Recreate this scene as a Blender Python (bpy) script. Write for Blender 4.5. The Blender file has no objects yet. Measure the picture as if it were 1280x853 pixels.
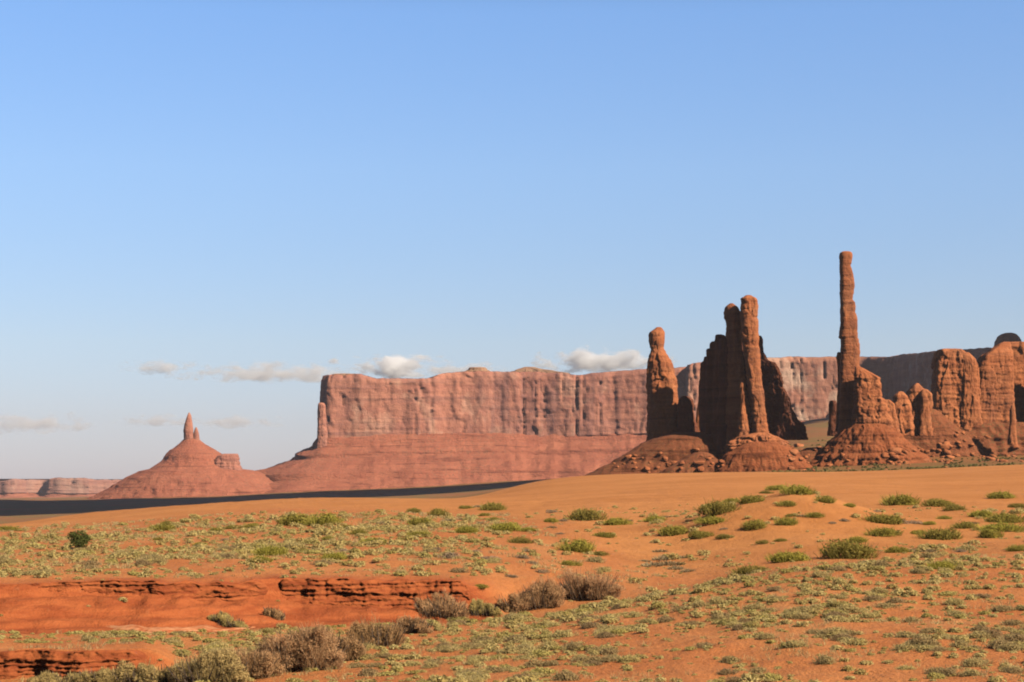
import bpy, math, random
import numpy as np
from mathutils import Vector

# ------------------------------------------------------------------ camera, sky, sun, exposure
SC = bpy.context.scene
COL = SC.collection
F, HOR = 2388.0, 598.0                      # focal length in photo pixels (1280 wide), eye-level row
PITCH = math.atan((HOR - 426.5) / F)
cam_d = bpy.data.cameras.new('camera'); cam_d.lens = 36.0 * F / 1280.0
cam_d.clip_start = 0.5; cam_d.clip_end = 120000
cam = bpy.data.objects.new('camera', cam_d); COL.objects.link(cam)
cam.location = (0, 0, 0); cam.rotation_euler = (math.radians(90) + PITCH, 0, 0)
SC.camera = cam

SUN_AZ, SUN_EL = math.radians(55), math.radians(38)   # to the right of the line straight behind the camera
SUNV = Vector((math.sin(SUN_AZ) * math.cos(SUN_EL), -math.cos(SUN_AZ) * math.cos(SUN_EL), math.sin(SUN_EL)))
w = bpy.data.worlds.new('World'); SC.world = w; w.use_nodes = True
nt = w.node_tree
sky = nt.nodes.new('ShaderNodeTexSky'); sky.sky_type = 'NISHITA'; sky.sun_disc = False
sky.sun_elevation = SUN_EL; sky.sun_rotation = math.pi - SUN_AZ
sky.altitude = 1600; sky.air_density = 1.0; sky.dust_density = 0.6; sky.ozone_density = 3.5
bg = nt.nodes['Background']; bg.inputs['Strength'].default_value = 0.15
tc = nt.nodes.new('ShaderNodeTexCoord'); sx_ = nt.nodes.new('ShaderNodeSeparateXYZ'); nt.links.new(tc.outputs['Generated'], sx_.inputs[0])
rp = nt.nodes.new('ShaderNodeValToRGB'); nt.links.new(sx_.outputs['Z'], rp.inputs['Fac'])   # dry, slightly violet air towards the horizon; darkened above the frame to cut fill
for _ in range(4): rp.color_ramp.elements.new(.5)
for e_, (p_, c_) in zip(rp.color_ramp.elements, [(.0, (.45, .42, .53)), (.07, (.69, .615, .61)), (.16, (.82, .81, .82)), (.24, (.80, .89, .97)), (.32, (.44, .49, .56)), (1.0, (.24, .26, .31))]):
    e_.position = p_; e_.color = (*c_, 1)
mu = nt.nodes.new('ShaderNodeMix'); mu.data_type = 'RGBA'; mu.blend_type = 'MULTIPLY'; mu.inputs[0].default_value = 1
nt.links.new(sky.outputs[0], mu.inputs[6]); nt.links.new(rp.outputs[0], mu.inputs[7]); mr = nt.nodes.new('ShaderNodeMapRange'); nt.links.new(sx_.outputs['Y'], mr.inputs['Value'])           # sky behind the viewer dimmed to cut fill on shaded faces
mr.inputs['From Min'].default_value = -.3; mr.inputs['From Max'].default_value = .6; mr.inputs['To Min'].default_value = .32; mr.inputs['To Max'].default_value = 1.0
mu2 = nt.nodes.new('ShaderNodeVectorMath'); mu2.operation = 'SCALE'; nt.links.new(mu.outputs[2], mu2.inputs[0]); nt.links.new(mr.outputs[0], mu2.inputs['Scale'])
nt.links.new(mu2.outputs[0], bg.inputs['Color'])
sl = bpy.data.lights.new('sun', 'SUN'); sl.energy = 5.0; sl.angle = math.radians(0.53); sl.color = (1.0, 0.88, 0.72)
so = bpy.data.objects.new('sun', sl); COL.objects.link(so)
so.rotation_euler = SUNV.to_track_quat('Z', 'Y').to_euler()
SC.view_settings.view_transform = 'Standard'; SC.view_settings.look = 'None'
SC.view_settings.exposure = 0.33; SC.view_settings.gamma = 1.0
SC.render.engine = 'CYCLES'
SC.cycles.use_denoising = True
SC.cycles.max_bounces = 42; SC.cycles.diffuse_bounces = 0; SC.cycles.transparent_max_bounces = 16
SC.cycles.volume_bounces = 40
SC.cycles.filter_width = 1.9
SC.cycles.use_adaptive_sampling = True

# ------------------------------------------------------------------ helpers
CP, SP = math.cos(PITCH), math.sin(PITCH)
def slope(row):
    row = np.asarray(row, float)
    return (F * SP + (426.5 - row) * CP) / (F * CP - (426.5 - row) * SP)
def tanx(px, row):
    return (np.asarray(px, float) - 640.0) / (F * CP - (426.5 - np.asarray(row, float)) * SP)

rs = np.random.RandomState(7)
PERM = rs.permutation(512).astype(np.int64); PERM = np.concatenate([PERM, PERM, PERM])
GR = rs.normal(size=(512, 3)); GR /= np.linalg.norm(GR, axis=1)[:, None]
def noise(x, y, z=0.0):
    """gradient noise, about -1..1"""
    x, y, z = np.broadcast_arrays(np.asarray(x, float), np.asarray(y, float), np.asarray(z, float))
    xi, yi, zi = np.floor(x), np.floor(y), np.floor(z)
    xf, yf, zf = x - xi, y - yi, z - zi
    xi, yi, zi = xi.astype(np.int64) & 511, yi.astype(np.int64) & 511, zi.astype(np.int64) & 511
    fade = lambda t: t * t * t * (t * (t * 6 - 15) + 10)
    u, v, q = fade(xf), fade(yf), fade(zf)
    def g(i, j, k):
        h = PERM[PERM[PERM[(xi + i) & 511] + ((yi + j) & 511)] + ((zi + k) & 511)]
        gr = GR[h]
        return gr[..., 0] * (xf - i) + gr[..., 1] * (yf - j) + gr[..., 2] * (zf - k)
    L = lambda a, b, t: a + (b - a) * t
    return 1.5 * L(L(L(g(0,0,0), g(1,0,0), u), L(g(0,1,0), g(1,1,0), u), v),
                   L(L(g(0,0,1), g(1,0,1), u), L(g(0,1,1), g(1,1,1), u), v), q)
def fbm(x, y, z=0.0, o=4):
    s, a, f = 0, 1.0, 1.0
    for k in range(o):
        s = s + a * noise(np.asarray(x) * f + 17.3 * k, np.asarray(y) * f + 5.1 * k, np.asarray(z) * f); a *= .5; f *= 2.03
    return s
def cells(x, y, z):
    """jittered cells: a random value for the nearest cell, and the distance to the border between it and the next"""
    x, y, z = np.broadcast_arrays(np.asarray(x, float), np.asarray(y, float), np.asarray(z, float))
    xi, yi, zi = np.floor(x).astype(np.int64), np.floor(y).astype(np.int64), np.floor(z).astype(np.int64)
    f1 = np.full(x.shape, 9.0); f2 = f1.copy(); hv = np.zeros(x.shape)
    for i in (-1, 0, 1):
        for j in (-1, 0, 1):
            for k in (-1, 0, 1):
                a, b, c = xi + i, yi + j, zi + k
                h = PERM[PERM[PERM[a & 511] + (b & 511)] + (c & 511)]
                d = np.sqrt((a + .5 + .8 * (PERM[h + 11] / 511 - .5) - x) ** 2 + (b + .5 + .8 * (PERM[h + 57] / 511 - .5) - y) ** 2 + (c + .5 + .8 * (PERM[h + 101] / 511 - .5) - z) ** 2)
                n = d < f1; f2 = np.where(n, f1, np.minimum(f2, d)); hv = np.where(n, PERM[h + 200] / 511, hv); f1 = np.where(n, d, f1)
    return hv, f2 - f1
def S(t):
    t = np.clip(t, 0, 1); return t * t * (3 - 2 * t)

def mesh_np(name, V, Q=None, T=None, mat=None, smooth=False, attr=None):
    V = np.asarray(V, np.float32).reshape(-1, 3)
    me = bpy.data.meshes.new(name)
    parts, sizes = [], []
    if Q is not None and len(Q): Q = np.asarray(Q, np.int32); parts.append(Q.ravel()); sizes += [np.full(len(Q), 4, np.int32)]
    if T is not None and len(T): T = np.asarray(T, np.int32); parts.append(T.ravel()); sizes += [np.full(len(T), 3, np.int32)]
    li = np.concatenate(parts); tot = np.concatenate(sizes)
    st = np.concatenate([[0], np.cumsum(tot)[:-1]]).astype(np.int32)
    me.vertices.add(len(V)); me.vertices.foreach_set('co', V.ravel())
    me.loops.add(len(li)); me.loops.foreach_set('vertex_index', li)
    me.polygons.add(len(tot)); me.polygons.foreach_set('loop_start', st); me.polygons.foreach_set('loop_total', tot)
    if smooth: me.polygons.foreach_set('use_smooth', np.ones(len(tot), bool))
    me.update(calc_edges=True); me.validate()
    for k, a in (attr or {}).items():
        a = np.asarray(a, np.float32)
        if a.ndim == 1:
            at = me.attributes.new(k, 'FLOAT', 'POINT'); at.data.foreach_set('value', a)
        else:
            at = me.attributes.new(k, 'FLOAT_COLOR', 'POINT'); at.data.foreach_set('color', np.c_[a, np.ones(len(a))].astype(np.float32).ravel())
    if mat: me.materials.append(mat)
    return me
def link(name, me, parent=None, loc=None):
    o = bpy.data.objects.new(name, me); COL.objects.link(o)
    if loc is not None: o.location = loc
    if parent is not None:
        o.parent = parent
        o.location = (Vector(loc) if loc is not None else Vector((0, 0, 0))) - parent.location
    return o
def tag(o, label=None, cat=None, group=None, kind=None):
    if label: o['label'] = label
    if cat: o['category'] = cat
    if group: o['group'] = group
    if kind: o['kind'] = kind
    return o
def empty(name, loc, label, cat, group=None):
    o = bpy.data.objects.new(name, None); COL.objects.link(o); o.location = loc; o.empty_display_size = 1
    return tag(o, label, cat, group)
def grid_quads(n, m, wrap=False):
    """n rows of m columns"""
    i = np.arange(n - 1)[:, None]; j = np.arange(m if wrap else m - 1)[None, :]; j2 = (j + 1) % m
    return np.stack([i * m + j + 0 * i, i * m + j2, (i + 1) * m + j2, (i + 1) * m + j + 0 * i], -1).reshape(-1, 4)

# ------------------------------------------------------------------ materials
class NT:
    def __init__(s, name):
        s.m = bpy.data.materials.new(name); s.m.use_nodes = True; s.t = s.m.node_tree
        s.b = s.t.nodes['Principled BSDF']; s.out = s.t.nodes['Material Output']
        s.b.inputs['Specular IOR Level'].default_value = 0.15
    def n(s, kind, **kw):
        x = s.t.nodes.new('ShaderNode' + kind)
        for k, v in kw.items(): setattr(x, k, v)
        return x
    def l(s, a, b): s.t.links.new(a, b)
    def pos(s, scale=(1, 1, 1), loc=(0, 0, 0), obj=False):
        g = s.n('TexCoord').outputs['Object'] if obj else s.n('NewGeometry').outputs['Position']
        mp = s.n('Mapping'); mp.inputs['Scale'].default_value = scale; mp.inputs['Location'].default_value = loc
        s.l(g, mp.inputs['Vector']); return mp.outputs['Vector']
    def noise(s, vec, scale, detail=4, rough=.55, dist=0):
        x = s.n('TexNoise'); x.inputs['Scale'].default_value = scale; x.inputs['Detail'].default_value = detail
        x.inputs['Roughness'].default_value = rough; x.inputs['Distortion'].default_value = dist
        s.l(vec, x.inputs['Vector']); return x.outputs['Fac']
    def ramp(s, fac, stops):
        r = s.n('ValToRGB'); e = r.color_ramp.elements
        while len(e) < len(stops): e.new(.5)
        for k, (p, c) in enumerate(stops):
            e[k].position = p; e[k].color = (c, c, c, 1) if np.isscalar(c) else (*c, 1)
        s.l(fac, r.inputs['Fac']); return r.outputs['Color']
    def mix(s, f, a, b, mode='MIX'):
        x = s.n('Mix', data_type='RGBA', blend_type=mode)
        for sock, v in ((0, f), (6, a), (7, b)):
            if hasattr(v, 'links') or hasattr(v, 'is_linked'): s.l(v, x.inputs[sock])
            else: x.inputs[sock].default_value = v if np.isscalar(v) else (*v, 1)
        return x.outputs[2]
    def math(s, op, a, b=None):
        x = s.n('Math', operation=op)
        for k, v in ((0, a), (1, b)):
            if v is None: continue
            if hasattr(v, 'is_linked'): s.l(v, x.inputs[k])
            else: x.inputs[k].default_value = v
        return x.outputs[0]
    def bump(s, h, dist, strength=1.0):
        b = s.n('Bump'); b.inputs['Distance'].default_value = dist; b.inputs['Strength'].default_value = strength
        s.l(h, b.inputs['Height']); s.l(b.outputs['Normal'], s.b.inputs['Normal'])

def rock_mat(name, light, dark, varnish, pale, k=1.0, vamt=1.0, pamt=0.5, bump=1.0, jamt=.06):
    """layered sandstone; k = metres per unit of texture"""
    s = NT(name); s.b.inputs['Roughness'].default_value = .92
    st = s.noise(s.pos((.012 / k, .012 / k, .22 / k)), 1.0, 5, .6, .25)
    col = s.mix(s.ramp(st, [(.36, 0), (.62, 1)]), light, dark)
    blot = s.noise(s.pos((.042 / k, .042 / k, .03 / k)), 1.0, 6, .66, .5)
    col = s.mix(s.math('MULTIPLY', s.ramp(blot, [(.52, 0), (.72, 1)]), pamt), col, pale)
    strk = s.noise(s.pos((.16 / k, .16 / k, .018 / k), (3, 7, 1)), 1.0, 5, .62, .4)
    zone = s.noise(s.pos((.022 / k, .022 / k, .012 / k), (31, 2, 5)), 1.0, 3, .5)
    f = s.math('MULTIPLY', s.ramp(strk, [(.40, 0), (.62, 1)]), s.ramp(zone, [(.38, 0), (.60, 1)]))
    col = s.mix(s.math('MULTIPLY', f, .85 * vamt), col, varnish)
    thin = s.noise(s.pos((.018 / k, .018 / k, .30 / k), (9, 1, 4)), 1.0, 5, .62, .5)
    col = s.mix(s.math('MULTIPLY', s.ramp(thin, [(.54, 0), (.66, 1)]), .38), col, varnish)
    vo = s.n('TexVoronoi', feature='DISTANCE_TO_EDGE'); wob = s.n('VectorMath', operation='MULTIPLY_ADD')
    nv_ = s.n('TexNoise'); nv_.inputs['Scale'].default_value = .3 / k; nv_.inputs['Detail'].default_value = 3; s.l(s.pos(), nv_.inputs['Vector'])
    s.l(nv_.outputs['Color'], wob.inputs[0]); wob.inputs[1].default_value = (.9, .9, .5); s.l(s.pos((.20 / k, .20 / k, .085 / k)), wob.inputs[2]); s.l(wob.outputs[0], vo.inputs['Vector']); vo.inputs['Scale'].default_value = 1.0
    joint = s.ramp(vo.outputs['Distance'], [(.0, 0), (.10, 1)])
    col = s.mix(s.math('MULTIPLY', s.math('SUBTRACT', 1.0, joint), jamt), col, varnish)
    fine = s.noise(s.pos((1.1 / k,) * 3), 1.0, 5, .65)
    col = s.mix(.35, col, s.ramp(fine, [(.25, .25), (.75, 1.0)]), 'MULTIPLY')
    s.l(col, s.b.inputs['Base Color'])
    h = s.math('ADD', s.math('MULTIPLY', fine, .7), s.math('ADD', s.math('MULTIPLY', thin, .35), s.math('ADD', s.math('MULTIPLY', strk, .8), s.math('MULTIPLY', joint, jamt * 2.2))))
    s.bump(h, .7 * k * bump)
    return s.m
def talus_mat(name, a, b, veg, k=1.0, vamt=.4):
    s = NT(name); s.b.inputs['Roughness'].default_value = .95
    n1 = s.noise(s.pos((.06 / k, .06 / k, .2 / k)), 1.0, 6, .62)
    col = s.mix(s.ramp(n1, [(.35, 0), (.66, 1)]), a, b)
    sp = s.noise(s.pos((.55 / k,) * 3, (4, 4, 4)), 1.0, 4, .6)
    ar = s.noise(s.pos((.018 / k,) * 3, (8, 1, 4)), 1.0, 3, .5)
    col = s.mix(s.math('MULTIPLY', s.math('MULTIPLY', s.ramp(sp, [(.50, 0), (.62, 1)]), s.ramp(ar, [(.35, .3), (.6, 1)])), vamt), col, veg)
    ln = s.noise(s.pos((.012 / k, .012 / k, .42 / k), (2, 6, 3)), 1.0, 4, .6, .6); br = s.noise(s.pos((.10 / k, .10 / k, .05 / k), (7, 7, 1)), 1.0, 4, .6)
    col = s.mix(s.math('MULTIPLY', s.math('MULTIPLY', s.ramp(ln, [(.57, 0), (.63, 1)]), s.ramp(br, [(.42, .2), (.56, 1)])), .8), col, tuple(c * .45 for c in b))  # thin dark lines paint in the shadow beneath ledge overhangs
    fine = s.noise(s.pos((.9 / k,) * 3), 1.0, 6, .68)
    col = s.mix(.4, col, s.ramp(fine, [(.28, .3), (.72, 1.0)]), 'MULTIPLY')
    s.l(col, s.b.inputs['Base Color'])
    s.bump(s.math('ADD', fine, s.math('MULTIPLY', n1, 2.0)), 1.3 * k)
    return s.m
def leaf_mat(name, a, b, c, trans=.25):
    s = NT(name); s.b.inputs['Roughness'].default_value = .8
    at = s.n('Attribute', attribute_name='tint'); oi = s.n('ObjectInfo')
    col = s.mix(at.outputs['Fac'], a, b)
    r = s.math('MULTIPLY', oi.outputs['Random'], .9)
    col = s.mix(r, col, c)
    s.l(col, s.b.inputs['Base Color'])
    tr = s.n('BsdfTranslucent'); s.l(col, tr.inputs['Color'])
    mx = s.n('MixShader'); mx.inputs[0].default_value = trans
    s.l(s.b.outputs[0], mx.inputs[1]); s.l(tr.outputs[0], mx.inputs[2]); s.l(mx.outputs[0], s.out.inputs['Surface'])
    return s.m

M_ROCK = rock_mat('red_sandstone', (.64, .225, .088), (.47, .150, .058), (.19, .075, .050), (.66, .30, .15), 1.0, .6, .45)
M_ROCK_SHADE = rock_mat('shaded_sandstone', (.30, .100, .050), (.21, .070, .038), (.10, .046, .036), (.34, .14, .07), 1.0, .8, .25)  # darker copy of the red sandstone, with the fin's shade put into its colour
M_TALUS = talus_mat('red_talus', (.50, .155, .060), (.37, .108, .042), (.20, .14, .06), 1.0, .25)
M_TALUSV = talus_mat('scrubby_talus', (.42, .14, .06), (.31, .10, .044), (.17, .135, .055), 1.0, .75)
M_MESA = rock_mat('mesa_sandstone', (.68, .29, .185), (.57, .225, .150), (.29, .145, .130), (.88, .53, .36), 4.0, .8, .9, 1.0, .04)
M_MESAP = rock_mat('pale_mesa_sandstone', (.64, .29, .18), (.48, .20, .13), (.34, .175, .14), (.92, .64, .46), 3.5, .55, 1.0, 1.0, .03)
M_MTAL = talus_mat('mesa_talus', (.64, .225, .128), (.52, .168, .098), (.33, .19, .12), 4.0, .45)
M_CAP = rock_mat('cap_sandstone', (.52, .30, .18), (.42, .22, .13), (.22, .13, .09), (.60, .42, .26), 3.0, .6, .6, 1.0, .06)
M_FAR = rock_mat('far_sandstone', (.55, .27, .19), (.42, .18, .13), (.28, .14, .12), (.66, .42, .31), 6.0, .8, .7, 1.0, .05)

# ------------------------------------------------------------------ ground heights
GPX = np.arange(-700, 2001, 10.0)
GLY = np.linspace(math.log(20), math.log(16500), 900)
def table(cols, sy=5, sx=5):
    pxs = sorted(cols); zz = []
    for p in pxs:
        pts = cols[p]; ly = [math.log(a) for a, _ in pts]; z = [a * float(slope(r)) for a, r in pts]
        zz.append(np.interp(GLY, ly, z))
    zz = np.array(zz)
    G = np.array([np.interp(GPX, pxs, zz[:, j]) for j in range(len(GLY))]).T      # px, Y
    def blur(A, s, ax):
        k = np.exp(-.5 * (np.arange(-3 * s, 3 * s + 1) / s) ** 2); k /= k.sum()
        P = np.pad(A, [(3 * s, 3 * s) if a == ax else (0, 0) for a in (0, 1)], mode='edge')
        return np.apply_along_axis(lambda v: np.convolve(v, k, 'valid'), ax, P)
    return blur(blur(G, sx, 0), sy, 1)
def bil(G, px, ly):
    i = np.clip((px - GPX[0]) / 10.0, 0, len(GPX) - 1.001); j = np.clip((ly - GLY[0]) / (GLY[1] - GLY[0]), 0, len(GLY) - 1.001)
    i0, j0 = i.astype(int), j.astype(int); a, b = i - i0, j - j0
    return G[i0, j0] * (1 - a) * (1 - b) + G[i0 + 1, j0] * a * (1 - b) + G[i0, j0 + 1] * (1 - a) * b + G[i0 + 1, j0 + 1] * a * b
LOW = table({
    -400: [(40, 1050), (98, 860), (125, 782), (145, 770)],
    0: [(40, 1050), (98, 862), (125, 784), (142, 772)],
    200: [(40, 1050), (95, 862), (112, 816), (128, 787), (145, 772)],
    400: [(40, 1050), (88, 868), (105, 828), (125, 793), (145, 772)],
    520: [(40, 1050), (85, 865), (105, 822), (125, 790), (146, 770)],
    640: [(40, 1030), (82, 865), (110, 812), (130, 783), (140, 776), (160, 754)],
    800: [(40, 1020), (82, 862), (115, 790), (145, 744), (165, 740)],
    1000: [(40, 1000), (80, 860), (115, 765), (142, 706), (165, 706)],
    1280: [(40, 980), (78, 860), (115, 760), (150, 696), (175, 692)],
    1700: [(40, 980), (78, 860), (115, 745), (150, 680), (175, 680)]}, 4, 4)
HIGH = table({
    -400: [(130, 722), (260, 668), (400, 655), (800, 660), (2000, 650), (3000, 637), (4200, 626), (6500, 624.5), (9500, 623), (16500, 612)],
    0: [(134, 724), (200, 690), (260, 668), (330, 656), (450, 662), (900, 660), (1500, 655), (2200, 647), (3000, 637), (4200, 626), (6500, 624.5), (9500, 623), (16500, 612)],
    100: [(136, 724), (260, 668), (360, 644), (480, 655), (900, 656), (1500, 650), (2200, 644), (3000, 635), (4200, 625.5), (6500, 623), (9500, 622), (16500, 612)],
    230: [(140, 722), (250, 662), (390, 627), (480, 640), (900, 640), (2000, 636), (3000, 631), (4200, 624), (5500, 620), (9500, 616), (16500, 608)],
    400: [(145, 722), (240, 656), (400, 622), (500, 632), (900, 632), (2000, 626), (4000, 619), (4800, 614), (9500, 606), (16500, 604)],
    590: [(146, 722), (230, 662), (400, 621), (520, 626), (900, 626), (2000, 620), (4000, 611), (4800, 605), (9500, 602), (16500, 602)],
    660: [(150, 745), (180, 700), (240, 655), (400, 618), (640, 600), (800, 606), (1300, 606), (3000, 606), (4800, 600), (16500, 600)],
    740: [(155, 742), (240, 655), (420, 612), (620, 594), (800, 597), (1288, 592), (2500, 598), (4800, 596), (16500, 598)],
    850: [(155, 740), (200, 700), (270, 642), (450, 602), (600, 592), (900, 594), (1288, 591), (2500, 590), (4800, 590), (16500, 596)],
    1000: [(165, 706), (200, 682), (270, 640), (420, 603), (600, 592), (900, 593), (1200, 590), (1300, 584), (1500, 564), (1700, 549), (2500, 528), (4500, 525), (16500, 560)],
    1150: [(170, 702), (210, 670), (300, 630), (450, 602), (620, 588), (900, 588), (1150, 588), (1300, 579), (1500, 562), (1800, 548), (2500, 530), (4500, 520), (16500, 560)],
    1280: [(175, 692), (220, 662), (300, 630), (450, 600), (640, 580), (900, 583), (1150, 578), (1300, 572), (1500, 562), (1800, 550), (2500, 530), (4500, 520), (16500, 560)],
    1700: [(175, 680), (220, 662), (300, 630), (450, 600), (640, 578), (900, 583), (1150, 578), (1300, 572), (1500, 562), (1800, 550), (2500, 530), (4500, 520), (16500, 560)]}, 5, 4)
TF = 2395.0
def bank_y(px, X):
    return np.interp(px, [-400, 0, 200, 360, 450, 590, 640, 800, 1000, 1280, 1700], [127, 130, 135, 141, 144, 147, 152, 158, 165, 172, 172]) \
        + 1.6 * noise(X / 7.0, 3.3) + .8 * noise(X / 2.3, 9.1)
def bank_w(px):   # how much of the step is a bank (1) rather than a smooth rise
    return S((640 - px) / 60.0)
def near_y(px, X):
    return 102.5 + .9 * noise(X / 4.0, 21.0) + .45 * noise(X / 1.3, 41.0) + np.clip((px - 90) * .012, 0, 3)
def near_bank(px, X, Y):
    y2 = near_y(px, X)
    return S((Y - y2) / 1.4), S((238 - px) / 60.0) * np.clip(1 - (Y - y2) / 22.0, 0, 1)
def height(X, Y, zones=False):
    X, Y = np.broadcast_arrays(np.asarray(X, float), np.asarray(Y, float))
    Yc = np.maximum(Y, 20.0); px = 640 + X / Yc * TF; ly = np.log(Yc)
    lo, hi = bil(LOW, px, ly), bil(HIGH, px, ly)
    yb = bank_y(px, X); bw = bank_w(px)
    c = np.interp(px, [0, 300, 350, 380, 590, 640], [.72, .66, .55, .40, .40, .8])
    d = Y - yb
    ledge = .18 * S((d + 1.9) / .5)
    step = (c - .1) * S((d + 8) / 8) + .1 * S((d + 3.5) / .8) + (1 - c) * S((d + .3) / .9)
    gul = 1 - .22 * bw * np.clip(1 - np.abs(d + 2) / 6, 0, 1) * np.abs(noise(X / 2.1, 77.0))
    mixv = np.where(bw > .02, step * gul * bw + S((d + 8) / 14) * (1 - bw), S((d + 8) / 14))
    q = mixv * 4.5 + .25 * noise(X / 6.0, Y / 6.0, 6.6); q0 = np.floor(q); stair = (q0 + S((q - q0 - .55) / .45)) / 4.5
    mixv = mixv + (stair - mixv) * bw * .55 * S((mixv - .02) / .1) * S((.98 - mixv) / .1) + .05 * bw * noise(X / 1.7, Y / 1.1, 2.0) * S(mixv / .2) * S((1 - mixv) / .2)
    z = lo + (hi - lo) * np.clip(mixv, 0, 1)
    nb, nf = near_bank(px, X, Y)
    z = z + 1.35 * nb * nf * (1 + .25 * noise(X / 3.0, 5.5))
    # bushy dune mound
    u = (X - 36.5) + (Y - 245) * -.10; v = Y - 245
    z = z + 3.6 * np.exp(-(u / 9.5) ** 2 - (v / 24) ** 2) + 1.5 * np.exp(-((X - 25) / 8) ** 2 - ((Y - 228) / 16) ** 2)
    near = np.clip((700 - Y) / 400, 0, 1)
    z = z + near * (.35 * fbm(X / 22, Y / 30, 1.7, 3) + .12 * fbm(X / 3.2, Y / 3.2, 5.0, 3))
    z = z + np.clip((Y - 180) / 200, 0, 1) * np.clip((900 - Y) / 300, 0, 1) * .9 * noise(X / 48 + Y / 90, Y / 60, 8.0)
    z = z + np.clip((Y - 900) / 500, 0, 1) * 2.5 * fbm(X / 160, Y / 160, 2.0, 3)
    if not zones: return z
    clay = np.clip(1 - np.abs(d + 3.5) / 6.5, 0, 1) * bw * 1.6 + 1.6 * nf * np.clip(1 - np.abs(nb - .5) * 1.9, 0, 1) + .55 * bw * S((9 - np.abs(d + 2)) / 5)
    sand = S((Y - np.interp(px, [-400, 0, 300, 600, 800, 1000, 1280], [290, 270, 290, 270, 170, 160, 165])) / 40 + .4 * noise(X / 20, Y / 20, 4.4)) * S((1000 - Y) / 250)
    far = S((Y - 720) / 250 + .3 * noise(X / 90, Y / 90))
    return z, np.clip(clay, 0, 1), sand, far

# ground sheet
tx = np.concatenate([np.linspace(-1.1, -.34, 40), np.linspace(-.335, .335, 700), np.linspace(.34, 1.1, 40)])
yy = np.concatenate([[-300, -40, 3], np.linspace(12, 70, 24), np.exp(np.linspace(math.log(72), math.log(98), 50)), np.linspace(98.4, 152, 230), np.exp(np.linspace(math.log(152.6), math.log(760), 430)), np.exp(np.linspace(math.log(766), math.log(16400), 170))])
TX, YY = np.meshgrid(tx, yy)
XX = TX * np.where(YY < 12, 40 + np.abs(YY), YY)
ZZ, cl, sd, fr = height(XX, YY, True)
ZZ = np.where(YY < 30, np.minimum(ZZ, -3.5), ZZ)
gs = NT('desert_ground'); gs.b.inputs['Roughness'].default_value = .95
za = gs.n('Attribute', attribute_name='zone'); sep = gs.n('SeparateColor'); gs.l(za.outputs['Color'], sep.inputs[0])
g1 = gs.noise(gs.pos((.09, .05, .1)), 1.0, 5, .6); g2 = gs.noise(gs.pos((1.3, 1.3, 1.3)), 1.0, 5, .65); g3 = gs.noise(gs.pos((6, 6, 6)), 1.0, 3, .6)
dirt = gs.mix(gs.ramp(g1, [(.35, 0), (.65, 1)]), (.55, .188, .058), (.64, .252, .084))
dirt = gs.mix(gs.math('MULTIPLY', gs.ramp(g2, [(.48, 0), (.68, 1)]), .45), dirt, (.44, .138, .042))
tan = gs.noise(gs.pos((.16, .10, .1), (5, 9, 2)), 1.0, 5, .65)
dirt = gs.mix(gs.math('MULTIPLY', gs.ramp(tan, [(.55, 0), (.70, 1)]), .5), dirt, (.57, .29, .115))
peb = gs.noise(gs.pos((2.6, 2.6, 2.6), (1, 2, 3)), 1.0, 3, .7)
dirt = gs.mix(gs.math('MULTIPLY', gs.ramp(peb, [(.60, 0), (.68, 1)]), .45), dirt, (.30, .20, .085))
sandc = gs.mix(gs.ramp(gs.noise(gs.pos((.03, .075, .1), (3, 3, 3)), 1.0, 6, .68, .6), [(.38, 0), (.62, 1)]), (.65, .268, .085), (.56, .218, .064))
col = gs.mix(sep.outputs[0], dirt, sandc)
cs = gs.noise(gs.pos((.25, .25, 2.2)), 1.0, 5, .6, .3)
clayc = gs.mix(gs.ramp(cs, [(.38, 0), (.62, 1)]), (.36, .086, .028), (.50, .138, .044))
clayc = gs.mix(gs.math('MULTIPLY', gs.ramp(g2, [(.60, 0), (.70, 1)]), .25), clayc, (.52, .22, .10))
col = gs.mix(sep.outputs[1], col, clayc)
f1 = gs.noise(gs.pos((.035, .035, .035)), 1.0, 6, .65); f2 = gs.noise(gs.pos((.010, .0035, .006)), 1.0, 3, .5)
farc = gs.mix(gs.ramp(f1, [(.42, 0), (.60, 1)]), (.31, .135, .050), (.22, .165, .050))
farc = gs.mix(gs.math('MULTIPLY', gs.ramp(f2, [(.46, 0), (.60, 1)]), .5), farc, (.40, .14, .056))
col = gs.mix(sep.outputs[2], col, farc)
col = gs.mix(.25, col, gs.ramp(g3, [(.3, .45), (.7, 1.0)]), 'MULTIPLY')
gs.l(col, gs.b.inputs['Base Color'])
rip = gs.n('TexWave'); rip.inputs['Scale'].default_value = .55; rip.inputs['Distortion'].default_value = 6; rip.inputs['Detail'].default_value = 3; gs.l(gs.pos((1, .6, 1)), rip.inputs['Vector'])
gs.bump(gs.math('ADD', gs.math('ADD', g2, gs.math('MULTIPLY', g3, .6)), gs.math('MULTIPLY', rip.outputs['Fac'], .03)), .24, .9)
gme = mesh_np('ground', np.stack([XX, YY, ZZ], -1), grid_quads(len(yy), len(tx)), mat=gs.m, smooth=True,
              attr={'zone': np.stack([sd, cl, fr], -1).reshape(-1, 3)})
tag(link('ground', gme), kind='structure')

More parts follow.
